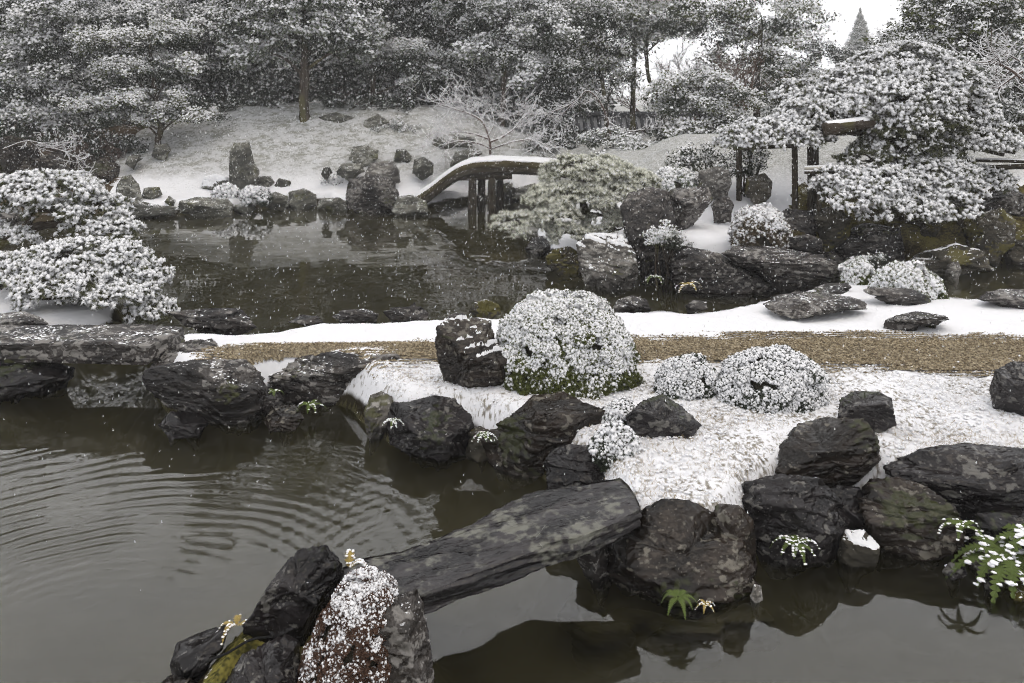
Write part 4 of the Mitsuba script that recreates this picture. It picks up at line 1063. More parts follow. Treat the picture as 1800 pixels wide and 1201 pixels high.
limb(key, [at(1590, 260, 16.3), at(1530, 235, 16.0), at(1470, 232, 15.8), at(1380, 240, 15.6)], .12, .04)
limb(key, [at(1595, 270, 16.3), at(1650, 262, 16.2), at(1720, 262, 16.2)], .09, .03)
limb(key, [at(1580, 330, 16.2), at(1530, 330, 15.6), at(1480, 330, 14.9)], .07, .03)
limb(key, [at(1578, 330, 16.2), at(1610, 360, 15.5), at(1640, 375, 14.9)], .07, .03)
limb(key, [at(1448, 226, 15.3), at(1480, 223, 15.3), at(1520, 217, 15.3), at(1535, 213, 15.3)], .12, .10, 'bark_wrapped_limb', 'bark')
part(key, 'limb_snow', tube(curve([at(1452, 221, 15.3), at(1480, 218, 15.3), at(1520, 212, 15.3), at(1532, 209, 15.3)], 6), .085, 8), 'leaf_snow', smooth=True)

# ------------------------------------------------------------------ trees
def clump(seed, n, lsize, snow_n, flat=.85):
    """A spray of leaves about 1 unit in radius and the snow that lies on it, as two meshes."""
    rng = np.random.default_rng(seed)
    sub = rng.normal(size=(7, 3)) * [.45, .45, .45 * flat]
    c = sub[rng.integers(0, 7, n)]
    p = c + rng.normal(size=(n, 3)) * [.25, .25, .15]
    up = np.array([0, 0, 1.0]) + .8 * rng.normal(size=(n, 3))
    leaf = leaf_shape(1.0, .5, .2)
    leaves = stamp(leaf, frames(p, up, lsize * rng.uniform(.7, 1.3, n), rng))
    top = np.argsort(-(p[:, 2] - c[:, 2] + .07 * rng.normal(size=n)))[:snow_n]
    o = (np.array([[1, 0, 0], [-1, 0, 0], [0, 1, 0], [0, -1, 0], [.1, 0, .95]]), np.array([[0, 2, 4], [2, 1, 4], [1, 3, 4], [3, 0, 4]]))
    sn = stamp(o, frames(p[top] + [0, 0, lsize * .2], up[top] * .4 + [0, 0, .7], lsize * .48 * rng.uniform(.6, 1.3, snow_n), rng))
    return leaves, sn


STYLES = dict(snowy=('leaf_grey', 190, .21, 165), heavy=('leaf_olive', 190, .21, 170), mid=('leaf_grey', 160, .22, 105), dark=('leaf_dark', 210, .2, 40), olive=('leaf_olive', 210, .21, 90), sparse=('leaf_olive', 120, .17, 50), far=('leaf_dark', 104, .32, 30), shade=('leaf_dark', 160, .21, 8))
for st, (mat, n, ls, sn) in STYLES.items():
    for k in range(2):
        lv, sv = clump(900 + 10 * k + len(st), n, ls, sn)
        scene[f'{st}_spray_{k}'] = {'type': 'shapegroup', 'foliage': mikit.ply(lv, mat), 'snow': mikit.ply(sv, 'leaf_snow')}


def crown(key, style, lobes, d, size=.5, dens=1.0, seed=1, deep=.7):
    rng = np.random.default_rng(seed)
    labels.setdefault(f'{key}__crown', {})['kind'] = 'stuff'
    for (px, py, rw, rh) in lobes:
        c = at(px, py, d)
        rx, rz = rw * 1.12 * d / FOC, rh * 1.2 * d / FOC
        ry = rx * deep
        n = max(4, int(dens * 1.7 * (rx * rz + rx * ry + ry * rz) / (size * size)))
        u = rng.normal(size=(n, 3))
        u /= np.linalg.norm(u, axis=1, keepdims=True)
        p = c + u * rng.uniform(.45, 1.0, (n, 1)) ** .6 * [rx, ry, rz]
        up = np.array([0, 0, 1.0]) + .18 * rng.normal(size=(n, 3)) + u * .25
        for j, m in enumerate(frames(p, up, size * rng.uniform(.75, 1.25, n), rng)):
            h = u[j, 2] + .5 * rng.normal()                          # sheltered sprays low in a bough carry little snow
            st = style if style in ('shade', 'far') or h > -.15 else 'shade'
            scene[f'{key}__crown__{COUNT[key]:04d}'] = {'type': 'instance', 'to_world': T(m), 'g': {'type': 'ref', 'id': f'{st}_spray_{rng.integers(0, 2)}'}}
            COUNT[key] = COUNT[key] + 1


from collections import defaultdict
COUNT = defaultdict(int)


def tree(label, base, d, style, lobes, size=.5, dens=1.0, seed=1, r=.16, trunk=None, tall=0, cat='tree', name='evergreen_tree', group=None, limbs=True):
    key = thing(name, label, cat, group)
    rng = np.random.default_rng(seed)
    bx, by = base
    top = min(l[1] for l in lobes)
    if trunk is None:
        trunk = [(bx, by), (bx + rng.uniform(-6, 6), by * .5 + top * .5), (bx + rng.uniform(-15, 15), top + 10)]
    g = at(*trunk[0], d)
    pts = [[g[0], g[1], min(g[2], float(height(g[0], g[1]))) - .3]] + [at(x, y, d) for x, y in trunk]
    if r:
        limb(key, pts, r, r * .35, 'trunk', seed=seed)
        if limbs:
            parts = []
            for (px, py, rw, rh) in lobes:
                t = np.clip((by - py) / max(by - top, 1) - .18, .05, .95)
                a = np.array([np.interp(t, np.linspace(0, 1, len(trunk)), [q[k] for q in trunk]) for k in (0, 1)])
                a, b = at(*a, d), at(px, py + rh * .3, d)
                m = (a + b) / 2 + [0, rng.uniform(-.3, .3), .15]
                c = curve([a, m, b], 5)
                parts.append(tube(c, np.linspace(r * .3, r * .08, len(c)), 6))
            part(key, 'limbs', join(parts), 'bark', smooth=True, stuff=True)
    crown(key, style, lobes, d, size, dens, seed)
    if tall:
        for i in range(tall):
            y = -75 - 85 * i
            w = 95 - 12 * i
            crown(key, style, [(trunk[-1][0] + rng.uniform(-30, 30), y, w, 55)], d, .85, .55, seed + 50 + i)
    return key


# nearest row along the mound and the left bank
tree('light snowy evergreen at the far left edge', (55, 262), 28.5, 'snowy', [(30, 20, 85, 45), (110, 35, 80, 40), (55, 95, 80, 38), (10, 150, 60, 36), (95, 150, 70, 36), (40, 210, 75, 26)], seed=1, tall=1)
tree('snowy evergreen second from the left edge', (188, 262), 29.5, 'snowy', [(180, 95, 75, 38), (215, 35, 85, 40), (165, 165, 65, 30), (240, 130, 70, 36), (290, 40, 75, 45), (120, 215, 65, 22)], seed=2, tall=1)
tree('small layered tree white with snow in front of the dark trees, left of the mound', (278, 248), 26.0, 'heavy', [(275, 180, 72, 15), (225, 128, 62, 16), (305, 120, 60, 18), (165, 190, 48, 13), (345, 200, 48, 11), (235, 208, 58, 11), (190, 75, 55, 18), (270, 70, 58, 20)], size=.36, dens=1.0, seed=3, r=.12,
     trunk=[(278, 248), (284, 215), (276, 180), (268, 120), (262, 60)])
tree('dark evergreen right of the small white layered tree', (388, 205), 31, 'dark', [(365, 50, 70, 45), (405, 115, 65, 40), (350, 140, 55, 30), (440, 55, 60, 45), (400, 165, 60, 20)], seed=4, tall=3)
tree('tall cypress with a mossy bare trunk on the mound', (535, 232), 27.2, 'mid', [(480, 35, 95, 34), (565, 55, 95, 28), (470, 85, 60, 18), (625, 75, 50, 22), (540, 0, 110, 36)], seed=5, tall=2, r=.22, trunk=[(536, 232), (534, 160), (536, 90), (533, 10)])
tree('dark leaning evergreen with a thick trunk between the cypress and the rounded tree', (597, 205), 31, 'dark', [(600, 20, 75, 45), (640, 150, 50, 22), (560, 140, 60, 22), (470, 140, 70, 26)], seed=6, tall=3, r=.25, trunk=[(596, 200), (600, 140), (590, 60), (585, 0)])
tree('rounded grey-green tree with a snowy dome, right of the cypress', (655, 205), 29, 'snowy', [(660, 50, 52, 26), (715, 105, 62, 24), (650, 105, 48, 22), (745, 140, 42, 18)], size=.42, seed=7, tall=0)
tree('dark tall evergreen in the middle of the back row', (775, 215), 31.5, 'dark', [(770, 40, 75, 60), (790, 125, 70, 45), (720, 20, 60, 40), (735, 170, 55, 22), (830, 180, 55, 26)], seed=8, tall=3)
tree('pale snowy evergreen with a wide crown in the middle, right of the dark tall evergreen', (882, 222), 28.5, 'snowy', [(890, 35, 75, 38), (955, 65, 65, 34), (875, 100, 65, 28), (945, 125, 60, 24), (1000, 25, 65, 36), (845, 10, 65, 36)], seed=9, tall=2)
tree('dark bushy tree under the pale snowy evergreen', (968, 268), 29.5, 'dark', [(930, 175, 62, 30), (1000, 175, 45, 24), (965, 225, 45, 22), (900, 200, 45, 20)], seed=10, size=.45)
tree('slender tree with sparse leaves against the sky, left of the curved trunk', (1063, 268), 31, 'sparse', [(1060, 35, 75, 40), (1035, 105, 50, 30), (1095, 135, 38, 20), (1075, 75, 55, 24), (1050, 165, 45, 18)], seed=11, tall=1, r=.12, trunk=[(1063, 268), (1066, 200), (1052, 100), (1048, 0)])
tree('slender straight-trunked tree right of the sparse tree against the sky', (1112, 222), 32, 'sparse', [(1120, 20, 60, 32), (1125, 65, 40, 18), (1100, 100, 30, 14)], seed=12, tall=1, r=.13, trunk=[(1112, 222), (1114, 130), (1117, 40), (1118, -20)])
tree('tree with a curved bare trunk leaning over the garden wall', (1162, 185), 33, 'sparse', [(1165, 15, 70, 28), (1200, 45, 45, 24), (1140, 55, 30, 14)], seed=13, r=.13, trunk=[(1166, 200), (1155, 165), (1140, 135), (1135, 60), (1145, -10)])
tree('layered evergreen with snow shelves and several thin trunks, left of the great pine', (1232, 292), 24, 'heavy', [(1225, 150, 62, 17), (1215, 195, 62, 17), (1285, 180, 48, 18), (1190, 228, 40, 13), (1262, 225, 45, 14), (1175, 165, 36, 16), (1310, 215, 32, 14)], size=.38, seed=14, r=.06, trunk=[(1226, 292), (1232, 250), (1228, 200), (1228, 150)])
tree('snowy evergreen behind the left shoulder of the great pine', (1330, 225), 29, 'sparse', [(1330, 140, 75, 34), (1300, 85, 62, 34), (1385, 85, 58, 38), (1245, 25, 75, 34), (1335, 25, 70, 34), (1405, 40, 38, 36), (1400, 140, 50, 26)], seed=15)
tree('broad grey-green evergreen filling the top right corner', (1700, 190), 23.5, 'olive', [(1625, 50, 52, 38), (1700, 25, 85, 42), (1790, 45, 80, 45), (1745, 95, 65, 28), (1590, 88, 34, 20), (1650, 95, 50, 20)], seed=16, size=.42, dens=1.2)
tree('snow-dusted evergreen at the right edge behind the great pine', (1790, 265), 21, 'mid', [(1765, 150, 38, 36), (1800, 205, 40, 34), (1730, 130, 40, 30), (1815, 120, 40, 40), (1790, 265, 40, 22)], seed=17, size=.36)
tree('little dark tree on the skyline left of the far conifer', (1492, 130), 27, 'dark', [(1478, 105, 26, 12), (1505, 95, 20, 12), (1462, 85, 18, 9)], seed=18, size=.3, r=.05)

# second row
back = [(-40, 40), (30, 42), (95, 38), (165, 41), (240, 38), (310, 41), (370, 38), (430, 42), (500, 38), (560, 41), (625, 38), (690, 42), (750, 38), (815, 41), (880, 39), (940, 42), (1000, 38)]
for k, (px, d) in enumerate(back):
    rng = np.random.default_rng(200 + k)
    lobes = [(px + rng.uniform(-25, 25), y + rng.uniform(-12, 12), 60, 38) for y in (190, 140, 95, 50, 5)]
    tree('dark tree of the closed back row behind the mound and the left bank', (px, 190), d, 'far', lobes, size=.72, dens=.9, seed=300 + k, tall=2, r=.2, group='dark trees of the back row', limbs=False)
for k, (px, d, y0) in enumerate([(1255, 42, 130), (1330, 40, 110), (1405, 43, 120), (1610, 36, 70), (1680, 38, 40), (1760, 37, 60), (1830, 38, 40)]):
    rng = np.random.default_rng(400 + k)
    lobes = [(px + rng.uniform(-20, 20), y + rng.uniform(-12, 12), 48, 32) for y in np.arange(190, y0, -42)]
    tree('grey tree of the back row behind the great pine', (px, 200), d, 'mid', lobes, size=.6, dens=.8 if px > 1500 else .45, seed=420 + k, r=.15, group='grey trees behind the great pine', limbs=False)


# shrubs of the middle ground
def shrub(label, base, d, style, lobes, size=.3, seed=1, name='shrub', dens=1.0):
    key = thing(name, label, 'shrub')
    rng = np.random.default_rng(seed)
    g = at(*base, d)
    g[2] = float(height(g[0], g[1])) - .1
    tw = []
    for (px, py, rw, rh) in lobes:
        for _ in range(4):
            e = at(px + rng.uniform(-rw, rw) * .6, py + rng.uniform(-rh, rh) * .6, d)
            c = curve([g + rng.normal(size=3) * [.12, .1, 0], (g + e) / 2 + rng.normal(size=3) * .1, e], 4)
            tw.append(tube(c, np.linspace(.025, .008, len(c)), 5))
    part(key, 'twigs', join(tw), 'bark', smooth=True)
    crown(key, style, lobes, d, size, dens, seed)
    return key


shrub('snow-dusted shrub on the pale bank right of the arched bridge, upper one', (1085, 290), 24, 'snowy', [(1065, 248, 30, 12), (1095, 262, 30, 13), (1120, 280, 30, 14)], size=.3, seed=1)
shrub('dark-leaved shrub with little snow on the bank above the pale frosted pine', (1140, 300), 23, 'mid', [(1130, 262, 26, 14), (1155, 285, 28, 16), (1110, 295, 34, 12)], size=.3, seed=2)
shrub('dark shrub at the foot of the dark bushy tree on the mound', (968, 275), 27, 'dark', [(965, 258, 40, 14), (1000, 262, 22, 10)], size=.34, seed=3)
shrub('spiky dark shrub under the wooden prop frame of the great pine', (1318, 318), 16.8, 'dark', [(1318, 285, 32, 18), (1300, 298, 20, 10)], size=.26, seed=4)
shrub('snow-tipped bush between the craggy rock and the great tilted slab', (1180, 440), 13.6, 'heavy', [(1176, 412, 24, 11), (1194, 424, 18, 10), (1160, 428, 14, 9)], size=.16, seed=5)
shrub('leafy plant with snow on its leaves between the two waterside azaleas', (1545, 490), 13.6, 'heavy', [(1520, 462, 14, 8), (1550, 456, 14, 9), (1538, 472, 16, 8)], size=.13, seed=6)
shrub('dark undergrowth on the bank at the far left', (60, 262), 27, 'shade', [(20, 235, 50, 14), (90, 245, 45, 14), (150, 250, 40, 14)], size=.4, seed=7)
shrub('brown-green undergrowth beside the left flank of the mound', (200, 270), 26, 'shade', [(190, 262, 35, 14), (230, 258, 25, 12)], size=.34, seed=8)
shrub('dark shrub on the crest of the mound right of the mossy trunk', (620, 205), 28.5, 'shade', [(590, 190, 35, 12), (650, 188, 38, 14), (700, 190, 30, 12)], size=.36, seed=9)
shrub('dark shrub on the crest of the mound left of the mossy trunk', (450, 200), 29, 'shade', [(420, 185, 40, 12), (480, 182, 38, 12)], size=.36, seed=10)
shrub('dusted low shrub below the crest, right of the dark crest rocks', (705, 240), 26.8, 'mid', [(690, 222, 26, 10), (715, 232, 20, 9)], size=.26, seed=11)
shrub('snowy low plants on the ground behind the small round rock', (1190, 325), 16.9, 'heavy', [(1170, 318, 26, 9), (1205, 312, 20, 8)], size=.22, seed=12)
shrub('brown low shrub behind the reddish grey block', (1250, 300), 17.3, 'dark', [(1240, 278, 22, 12), (1205, 285, 16, 10)], size=.26, seed=13)


shrub('low dusted shrub on the grey slope left of the prop frame', (1215, 285), 21.5, 'mid', [(1205, 262, 26, 9), (1235, 268, 20, 8)], size=.26, seed=14)
shrub('small dark evergreen bush on the grey slope below the garden wall', (1130, 275), 25.5, 'dark', [(1185, 250, 24, 9), (1215, 246, 18, 8)], size=.3, seed=15)


# ------------------------------------------------------------------ bare trees
def branch_out(p, dirn, length, r, depth, rng, out, spread=.6, lift=.1, minr=.006):
    n = 5
    pts = [p]
    d = dirn / np.linalg.norm(dirn)
    for i in range(n):
        d = d + rng.normal(size=3) * .13 + [0, 0, lift * .2]
        d /= np.linalg.norm(d)
        pts.append(pts[-1] + d * length / n)
    out.append((np.array(pts), np.linspace(r, r * .55, n + 1)))
    if depth:
        for k in range(rng.integers(2, 4)):
            i = rng.integers(2, n + 1)
            nd = d + rng.normal(size=3) * spread + [0, 0, lift]
            branch_out(pts[i], nd, length * rng.uniform(.55, .8), max(r * .55, minr), depth - 1, rng, out, spread, lift, minr)


def bare_tree(label, base, d, seed, height_m, r, depth, mat, snow=True, lines=(), name='bare_tree', spread=.6, lift=.12, minr=.007, stems=1, twig_len=.5, trunk=True):
    key = thing(name, label, 'tree')
    rng = np.random.default_rng(seed)
    g = at(*base, d)
    g[2] = min(g[2], float(height(g[0], g[1])))
    out = []
    for k in range(stems if trunk else 0):
        branch_out(g + rng.normal(size=3) * [.1, .1, 0] - [0, 0, .2], np.array([rng.normal() * .25, rng.normal() * .2, 1]), height_m, r, depth, rng, out, spread, lift, minr)
    for ln in lines:                                                    # surveyed main branches, with random twigs
        pts = curve([at(x, y, d + dd) for x, y, dd in ln[0]], 5)
        out.append((pts, np.linspace(ln[1], ln[2], len(pts))))
        for i in list(range(3, len(pts), 2)) + list(range(len(pts) // 2, len(pts))):
            nd = pts[i] - pts[i - 1]
            nd = nd / np.linalg.norm(nd) + rng.normal(size=3) * .7
            branch_out(pts[i], nd, twig_len * rng.uniform(.5, 1.1), max(ln[2] * .7, minr), 2, rng, out, spread, lift, minr)
    if lines:
        out = [(p, q * .62) for p, q in out]
    part(key, 'branches', join([tube(p, q, 5, cap=False) for p, q in out]), mat, smooth=True)
    if snow:
        s = []
        for p, q in out:
            t = np.abs(np.diff(p, axis=0)[:, 2]).sum() / (np.linalg.norm(np.diff(p, axis=0), axis=1).sum() + 1e-9)
            if t < .93:
                s.append(tube(p + np.c_[0 * q, 0 * q, q * .75 + .003], q * .62 + .004, 5, cap=False))
        part(key, 'snow', join(s), 'leaf_snow', smooth=True, stuff=True)
    return key


bare_tree('spreading bare maple lined with snow behind the arched bridge', (862, 272), 24.5, 1, 1, .05, 1, 'twig_brown', lines=[
    ([(862, 272, 0), (860, 245, 0), (848, 215, 0), (825, 200, 0), (800, 192, 0), (765, 180, 0)], .06, .012), ([(860, 245, 0), (830, 235, -.2), (800, 232, -.3), (765, 238, -.4)], .04, .01),
    ([(858, 240, 0), (868, 215, .2), (862, 190, .3), (850, 180, .3)], .035, .01), ([(862, 250, 0), (885, 240, -.3), (905, 225, -.3), (918, 208, -.3), (930, 195, -.2)], .045, .012),
    ([(862, 262, 0), (840, 252, -.5), (810, 248, -.7), (775, 255, -.8)], .03, .01), ([(864, 262, 0), (900, 250, -.6), (935, 245, -.7), (945, 255, -.8)], .03, .01),
    ([(848, 215, 0), (838, 196, .2), (815, 183, .3), (790, 178, .4)], .03, .01)], trunk=False, twig_len=.55, lift=.05)
bare_tree('long snow-lined bare branch reaching left from the sparse trees over the mound', (1036, 268), 26.5, 2, 1, .04, 1, 'twig_brown', lines=[
    ([(1075, 262, .5), (1070, 220, .4), (1055, 180, .2), (1032, 160, 0), (1012, 178, 0), (975, 195, 0), (930, 202, 0), (895, 200, 0)], .05, .012),
    ([(1012, 178, 0), (990, 200, 0), (985, 212, 0)], .025, .01), ([(1070, 215, .4), (1100, 230, 0), (1140, 226, 0), (1165, 212, 0)], .04, .012), ([(1100, 230, 0), (1128, 240, 0), (1145, 230, 0)], .02, .008)], trunk=False, twig_len=.5, lift=.0)
bare_tree('fine-twigged reddish bare tree left of the great pine, against the back trees', (1290, 225), 26.5, 3, 1.5, .07, 5, 'twig_brown', snow=False, stems=3, spread=.55, lift=.25)
bare_tree('second fine-twigged bare tree right of the curved trunk', (1225, 215), 29, 4, 1.5, .06, 5, 'twig_brown', snow=True, stems=2, spread=.5, lift=.25)
bare_tree('bare tree beyond the garden wall seen against the white sky', (1150, 205), 36, 5, 1.3, .06, 5, 'twig_brown', snow=False, stems=2, spread=.5, lift=.25)
bare_tree('thick bare limb lined with snow at the right edge above the great pine', (1805, 190), 19, 6, 1, .06, 2, 'twig_brown', lines=[([(1840, 175, 0), (1800, 142, 0), (1772, 120, 0), (1740, 108, 0)], .07, .03), ([(1830, 118, 0), (1795, 108, 0), (1768, 92, 0)], .035, .012), ([(1830, 112, .4), (1790, 130, .4), (1755, 155, .4)], .06, .03)], trunk=False, twig_len=.6)
bare_tree('thin bare branch drooping over the bank at the far left', (30, 270), 24, 7, 1, .02, 1, 'twig_brown', lines=[([(5, 262, 0), (50, 248, 0), (100, 262, 0), (130, 275, 0), (140, 290, 0)], .018, .008), ([(60, 250, 0), (90, 252, .2), (125, 250, .3)], .012, .006)], trunk=False, twig_len=.4)
for k, (px, py, d) in enumerate([(150, 275, 25.6), (95, 285, 25.2), (215, 262, 25.9)]):
    bare_tree(['tangled brown brush on the dark bank, nearest the mound', 'tangled brown brush on the dark bank, leftmost', 'tangled brown brush high on the dark bank under the white layered tree'][k], (px, py), d, 60 + k, .5, .02, 4, 'twig_brown', snow=False, stems=5, spread=1.0, lift=-.02, name='brush')


def conifer(label, px, y_top, y_base, d, rw, seed):
    key = thing('conifer', label, 'tree')
    rng = np.random.default_rng(seed)
    b, t = at(px, y_base, d), at(px, y_top, d)
    part(key, 'trunk', tube([b - [0, 0, 2], t], [.3, .04], 7), 'bark', smooth=True)
    pos, hs = [], []
    for i in range(1500):
        s = rng.random() ** .8
        a = rng.uniform(0, 2 * math.pi)
        rad = rw * d / FOC * (1 - s) * rng.uniform(.3, 1.05) * (.75 + .25 * math.sin(s * 60))
        hs.append(s)
        pos.append(b + (t - b) * s + [math.cos(a) * rad, math.sin(a) * rad, -.35 * rad])
    pos = np.array(pos)
    for k, m in enumerate(frames(pos, np.tile([0, 0, 1.0], (len(pos), 1)), rng.uniform(.18, .34, len(pos)) * (1.1 - np.array(hs)), rng)):
        scene[f'{key}__crown__{k:04d}'] = {'type': 'instance', 'to_world': T(m), 'g': {'type': 'ref', 'id': f'mid_spray_{k % 2}'}}


conifer('distant pointed conifer in the sky gap beyond the great pine', 1512, 14, 108, 52, 38, 5)

# ------------------------------------------------------------------ props of the great pine
def pole(key, a, b, r, mat='old_wood', name='pole', snow=False):
    a, b = np.asarray(a, float), np.asarray(b, float)
    k = part(key, name, tube([a, (a + b) / 2 + [0.004, 0, .006], b], r, 9), mat, smooth=40)
    if snow:
        part(k, 'snow', tube([a + [0, 0, r * .8], b + [0, 0, r * .8]], r * .75, 7), 'leaf_snow', smooth=True)


key = thing('prop_frame', 'wooden prop frame under the left branch of the great pine', 'support frame')
for px, py, d in ((1299, 300, 16.6), (1397, 318, 15.9), (1318, 300, 17.3), (1424, 290, 16.2), (1434, 290, 16.3)):
    a = at(px, 258, d)
    pole(key, [a[0], a[1], float(height(a[0], a[1])) - .1], a, .055, name='post')
pole(key, at(1290, 261, 16.5), at(1400, 256, 15.8), .045, snow=True)
pole(key, at(1312, 258, 17.2), at(1470, 245, 16.1), .04, snow=True)
pole(key, at(1295, 259, 16.6), at(1320, 257, 17.3), .04)
key = thing('prop_frame', 'wooden prop poles under the right branch of the great pine', 'support frame')
a = at(1688, 330, 15.6)
pole(key, [a[0], a[1], float(height(a[0], a[1])) - .1], at(1686, 302, 15.6), .06, name='post')
a = at(1692, 262, 16.6)
pole(key, [a[0], a[1], float(height(a[0], a[1])) - .1], a, .05, name='post')
pole(key, at(1670, 250, 16.8), at(1785, 268, 16.3), .04, snow=True)
pole(key, at(1690, 256, 16.4), at(1765, 272, 15.9), .04, snow=True)
pole(key, at(1715, 282, 16.3), at(1830, 285, 16.0), .035, snow=True)
pole(key, at(1740, 295, 16.2), at(1830, 292, 16.0), .05)
key = thing('prop_frame', 'low pole frame with snow on its ends under the front of the great pine', 'support frame')
for px in (1440, 1478):
    pole(key, at(px, 372, 14.9), at(px, 330, 14.9), .04, name='post')
pole(key, at(1488, 361, 14.2), at(1560, 358, 14.4), .028, 'bamboo', snow=True)
pole(key, at(1475, 348, 14.3), at(1520, 346, 14.8), .028, 'bamboo', snow=True)
pole(key, at(1414, 296, 15.2), at(1470, 294, 15.0), .03, 'bamboo', snow=True)
pole(key, at(1414, 303, 15.2), at(1470, 303, 15.0), .03, snow=True)
pole(key, at(1520, 313, 15.2), at(1640, 312, 15.2), .03)
pole(key, at(1690, 365, 15.0), at(1752, 325, 16.2), .05, snow=True)
key = thing('bridge_stone', 'snow-covered flat stone behind the trunk of the pale frosted pine', 'stone')
v, f = raw_rock(901, 3, flat=True)
c = at(1078, 352, 16.6)
part(key, 'stone', (v * [.2, .2, .1] + c, f), 'mottled_rock', smooth=True)
part(key, 'snow', (v * [.21, .21, .07] + c + [0, 0, .07], f), 'snow', smooth=True)


# ------------------------------------------------------------------ moss, ferns, grass, hose
def mound_mesh(poly, z, h, seed, step=.02):
    """A cushion of moss on the ground inside an outline of world points."""
    pg = shapely.Polygon(poly)
    x0, y0, x1, y1 = pg.bounds
    ax, ay = np.arange(x0, x1 + step, step), np.arange(y0, y1 + step, step)
    X, Y = np.meshgrid(ax, ay)
    e = shapely.distance(pg.exterior, shapely.points(X.ravel(), Y.ravel())).reshape(X.shape) * np.where(shapely.contains_xy(pg, X, Y), 1, -1)
    Z = z + h * sstep(-.01, .14, e) + .05 * (meshkit.fbm(np.stack([X * 8, Y * 8, 0 * X], -1), 3, seed) - .5) + .012 * (meshkit.noise(np.stack([X * 60, Y * 60, 0 * X], -1), seed) - .5) - .1 * (e < 0)
    v = np.stack([X, Y, Z], -1).reshape(-1, 3)
    i = (np.arange(len(ay) - 1)[:, None] * len(ax) + np.arange(len(ax) - 1)[None])
    k = (e[:-1, :-1] > -.015).ravel()
    i = i.ravel()[k]
    return compact(v, np.concatenate([np.stack([i, i + 1, i + len(ax) + 1], -1), np.stack([i, i + len(ax) + 1, i + len(ax)], -1)]))


def moss_patch(label, pts, z, h, seed):
    return struct('moss', mound_mesh([ground_at(x, y, z + h * .6)[:2] for x, y in pts], z, h, seed), 'moss', smooth=True, label=label, kind='stuff')


moss_patch('yellow-green moss between the rocks at the bottom left', [(330, 1240), (345, 1190), (385, 1130), (415, 1098), (450, 1092), (485, 1108), (490, 1125), (440, 1160), (400, 1215), (380, 1260)], .15, .09, 3)


def frond(l, w, n, bend, rng):
    """A fern frond along +x: a bending midrib with paired leaflets."""
    v, f = [], []
    s = np.linspace(0, 1, n)
    mid = np.stack([l * (s - .15 * s ** 2), 0 * s, l * (bend * s - (bend + .35) * s ** 2)], -1)
    node = (mid[1:] + mid[:-1]) / 2
    v = list(node)
    for i in range(1, n - 1):
        ln = w * (1 - s[i]) ** .7 * min(1, s[i] * 6)
        for sg in (1, -1):
            k = len(v)
            tip = mid[i] + np.array([ln * .45, sg * ln, -.12 * ln])
            half = (mid[i] + tip) / 2
            v += [tip, half + (node[i] - mid[i]) * .9, half - (mid[i] - node[i - 1]) * .9]
            f += [[i - 1, i, k + 1], [i - 1, k + 1, k + 2], [k + 2, k + 1, k]]
    return np.array(v), np.array(f)


def fern(label, px, py, z, n, l, mat='fern_green', snow=.35, seed=1, dist=None, lean=None, flatness=.5):
    rng = np.random.default_rng(seed)
    p = at(px, py, dist) if dist else ground_at(px, py, z)
    key = thing('fern', label, 'fern')
    sn = []
    for k in range(n):
        v, f = frond(l * rng.uniform(.75, 1.15), l * .22, 15, rng.uniform(.35, .9) * flatness * 2, rng)
        a = 2 * math.pi * (k + rng.uniform(-.3, .3)) / n if lean is None else math.radians(lean + rng.uniform(-75, 75))
        R_ = np.array([[math.cos(a), -math.sin(a), 0], [math.sin(a), math.cos(a), 0], [0, 0, 1]])
        v = v @ R_.T + p
        part(key, 'frond', (v, f), mat)
        ctr = v[15::3] * .7 + v[16::3][:len(v[15::3])] * .3 if len(v) > 20 else v
        on = ctr[rng.random(len(ctr)) < snow * (1.6 if k % 3 == 0 else .6)]
        if len(on):
            sn.append(scatter(BLOBS, on + [0, 0, l * .012], np.tile([0, 0, 1.0], (len(on), 1)), l * .05 * rng.uniform(.6, 1.3, len(on)), rng, .5))
    if sn:
        part(key, 'snow', join(sn), 'leaf_snow', smooth=True, stuff=True)


fern('big yellow-green fern with snow on its fronds at the right edge', 1775, 985, .12, 16, .42, snow=.28, seed=2)
fern('second fern behind the big one at the right edge', 1830, 950, .2, 11, .40, snow=.28, seed=3, dist=5.35)
fern('small fern with one snowy frond above the tan flat rock', 1690, 925, .25, 6, .17, snow=.25, seed=4, dist=5.35)
fern('snow-laden fern hanging at the foot of the wide mossy-flanked rock', 1400, 955, .1, 9, .17, snow=.35, seed=5, dist=5.35, flatness=.5)
fern('bright green fern at the foot of the great wet black boulder', 1192, 1050, .06, 8, .14, snow=.0, seed=6, dist=4.82, flatness=.6)
fern('tiny snow-tipped fern right of the bright green fern at the boulder', 1240, 1062, .05, 6, .07, mat='fern_gold', snow=.3, seed=7, dist=4.85)
fern('golden frond with snow standing beside the near end of the plank bridge', 612, 1000, .35, 2, .17, mat='fern_gold', snow=.9, seed=8, dist=4.62, lean=20, flatness=.9)
fern('dry golden fern on the moss at the bottom left', 415, 1100, .25, 4, .13, mat='fern_gold', snow=.4, seed=9, dist=4.4, flatness=.8)
fern('green plants at the water edge below the long brown-black rock', 545, 712, .02, 7, .17, snow=.15, seed=10, dist=7.95)
fern('tuft of green between the lichen-spotted boulder and the long brown-black rock', 482, 688, .2, 5, .14, snow=.1, seed=11, dist=8.1)
fern('green fern in the shade of the tall craggy rock', 1150, 488, .1, 6, .22, snow=.2, seed=12, dist=13.2)
fern('fern at the left foot of the dark rock under the great slab', 1210, 500, .1, 5, .25, mat='fern_gold', snow=.3, seed=13, dist=12.7)
fern('green tuft with snow on the shore right of the blocky black rock', 850, 765, .3, 9, .12, snow=.4, seed=14, dist=6.75)
fern('snow-dusted tuft at the left foot of the light grey lichened rock', 690, 740, .15, 7, .11, snow=.5, seed=15, dist=7.0)


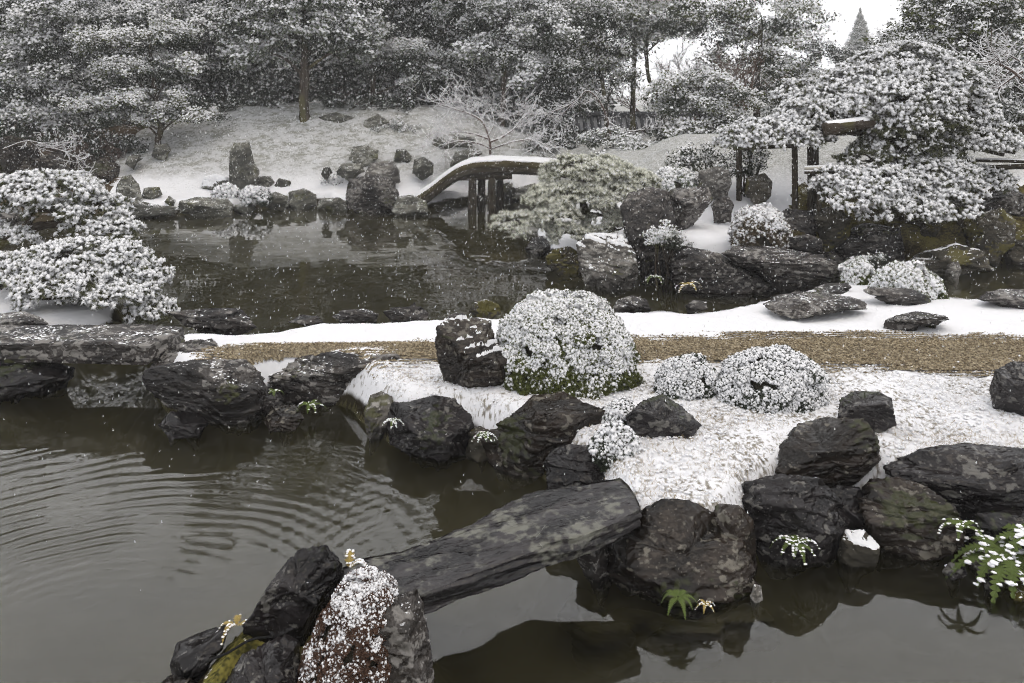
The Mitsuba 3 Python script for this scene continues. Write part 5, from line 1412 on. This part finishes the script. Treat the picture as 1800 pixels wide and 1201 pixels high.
def grass():
    rng = np.random.default_rng(8)
    n = 110000
    x, y = rng.uniform(-2.2, 6.0, n), rng.uniform(5.2, 8.3, n)
    z = height(x, y)
    n1 = meshkit.fbm(np.stack([x * 1.6, y * 1.6, 0 * x], -1), 3, 12)
    near_edge = sstep(.9, .2, ndimage.map_coordinates(dist, [(y - GY0) / RES, (x - GX0) / RES], order=1))
    keep = (z > .25) & (rng.random(n) < .10 + .55 * sstep(.5, .65, n1) * .6 + .35 * near_edge) & (y < 8.1)
    p = np.stack([x, y, z], -1)[keep]
    blade = (np.array([[-.06, 0, 0], [.06, 0, 0], [.12, 0, .6], [.45, 0, 1.0]]), np.array([[0, 1, 2], [0, 2, 3]]))
    up = np.array([0, 0, 1.0]) + .7 * rng.normal(size=p.shape)
    struct('grass', stamp(blade, frames(p - [0, 0, .01], up, rng.uniform(.015, .038, len(p)), rng)), 'grass_straw', label='dry grass blades poking through the thin snow of the lawn', kind='stuff', cat='grass')
    m = 14000
    x, y = rng.uniform(-2.2, 6.0, m), rng.uniform(5.2, 8.2, m)
    z = height(x, y)
    k = z > .3
    p = np.stack([x, y, z], -1)[k]
    part('snow_ground', 'snow_clots', scatter(LUMPS, p + [0, 0, .004], np.tile([0, 0, 1.0], (len(p), 1)), rng.uniform(.008, .02, len(p)), rng, .6), 'leaf_snow', smooth=True, stuff=True)


grass()
c = [at(480, 1110, 4.33), at(440, 1125, 4.3), at(400, 1165, 4.2), at(370, 1205, 4.15), at(350, 1260, 4.1)]
for q in c:
    q[2] = .262
solid('cable', 'thin black cable lying across the yellow-green moss', 'cable', tube(curve(c, 8), .006, 6), 'black_rubber', smooth=True)

# stones under water at the foot of the great wet black boulder
for k, (px, py, w, lab) in enumerate([(1130, 1080, 75, 'sunken brown stone nearest the great wet black boulder'), (1060, 1110, 70, 'sunken brown stone left of the others in the near pond'), (1220, 1110, 80, 'sunken slab in the near pond below the small ferns'), (1300, 1085, 60, 'sunken brown stone right of the small ferns'), (1020, 1060, 50, 'sunken stone under the plank bridge')]):
    p = ground_at(px, py, -.12)
    v, f = raw_rock(500 + k, 4, flat=True)
    solid('sunken_stone', lab, 'rock', (v * [w * p[1] / FOC, .16, .13] + p - [0, 0, .08], f), 'pond_mud', smooth=True)


# ------------------------------------------------------------------ falling snow
def snowfall():
    rng = np.random.default_rng(3)
    n = 70000
    y = 4.6 + 26 * rng.random(n) ** .6
    x = (rng.random(n) * 2 - 1) * (y * .66 + 1)
    z = rng.uniform(0.05, 7.5, n)
    p = np.stack([x, y, z], -1)
    o = (np.array([[1, 0, -1.2], [-.6, .9, -.9], [-.6, -.9, -.6], [.1, 0, 3.2]]), np.array([[0, 1, 3], [1, 2, 3], [2, 0, 3], [0, 2, 1]]))
    struct('snowfall', stamp(o, frames(p, np.array([.15, 0, 1]) + .25 * rng.normal(size=p.shape), rng.uniform(.0016, .0048, n) * np.where(y > 9, 1.4, 1), rng)), 'leaf_snow', label='snowflakes falling through the air over the garden', kind='stuff', cat='snow')


snowfall()


# ------------------------------------------------------------------ air thick with fine snow
scene['haze_air'] = {'type': 'homogeneous', 'albedo': rgb(0.95, 0.95, 0.96), 'sigma_t': 0.0014, 'phase': {'type': 'isotropic'}}
scene['haze'] = {'type': 'cube', 'to_world': T().translate([0, 57, 12]).scale([112, 66, 14]), 'bsdf': {'type': 'null'}, 'interior': {'type': 'ref', 'id': 'haze_air'}}
labels['haze'] = {'kind': 'stuff', 'label': 'pale snowy air that dims the far trees', 'category': 'haze'}
scene['camera']['medium'] = {'type': 'ref', 'id': 'haze_air'}
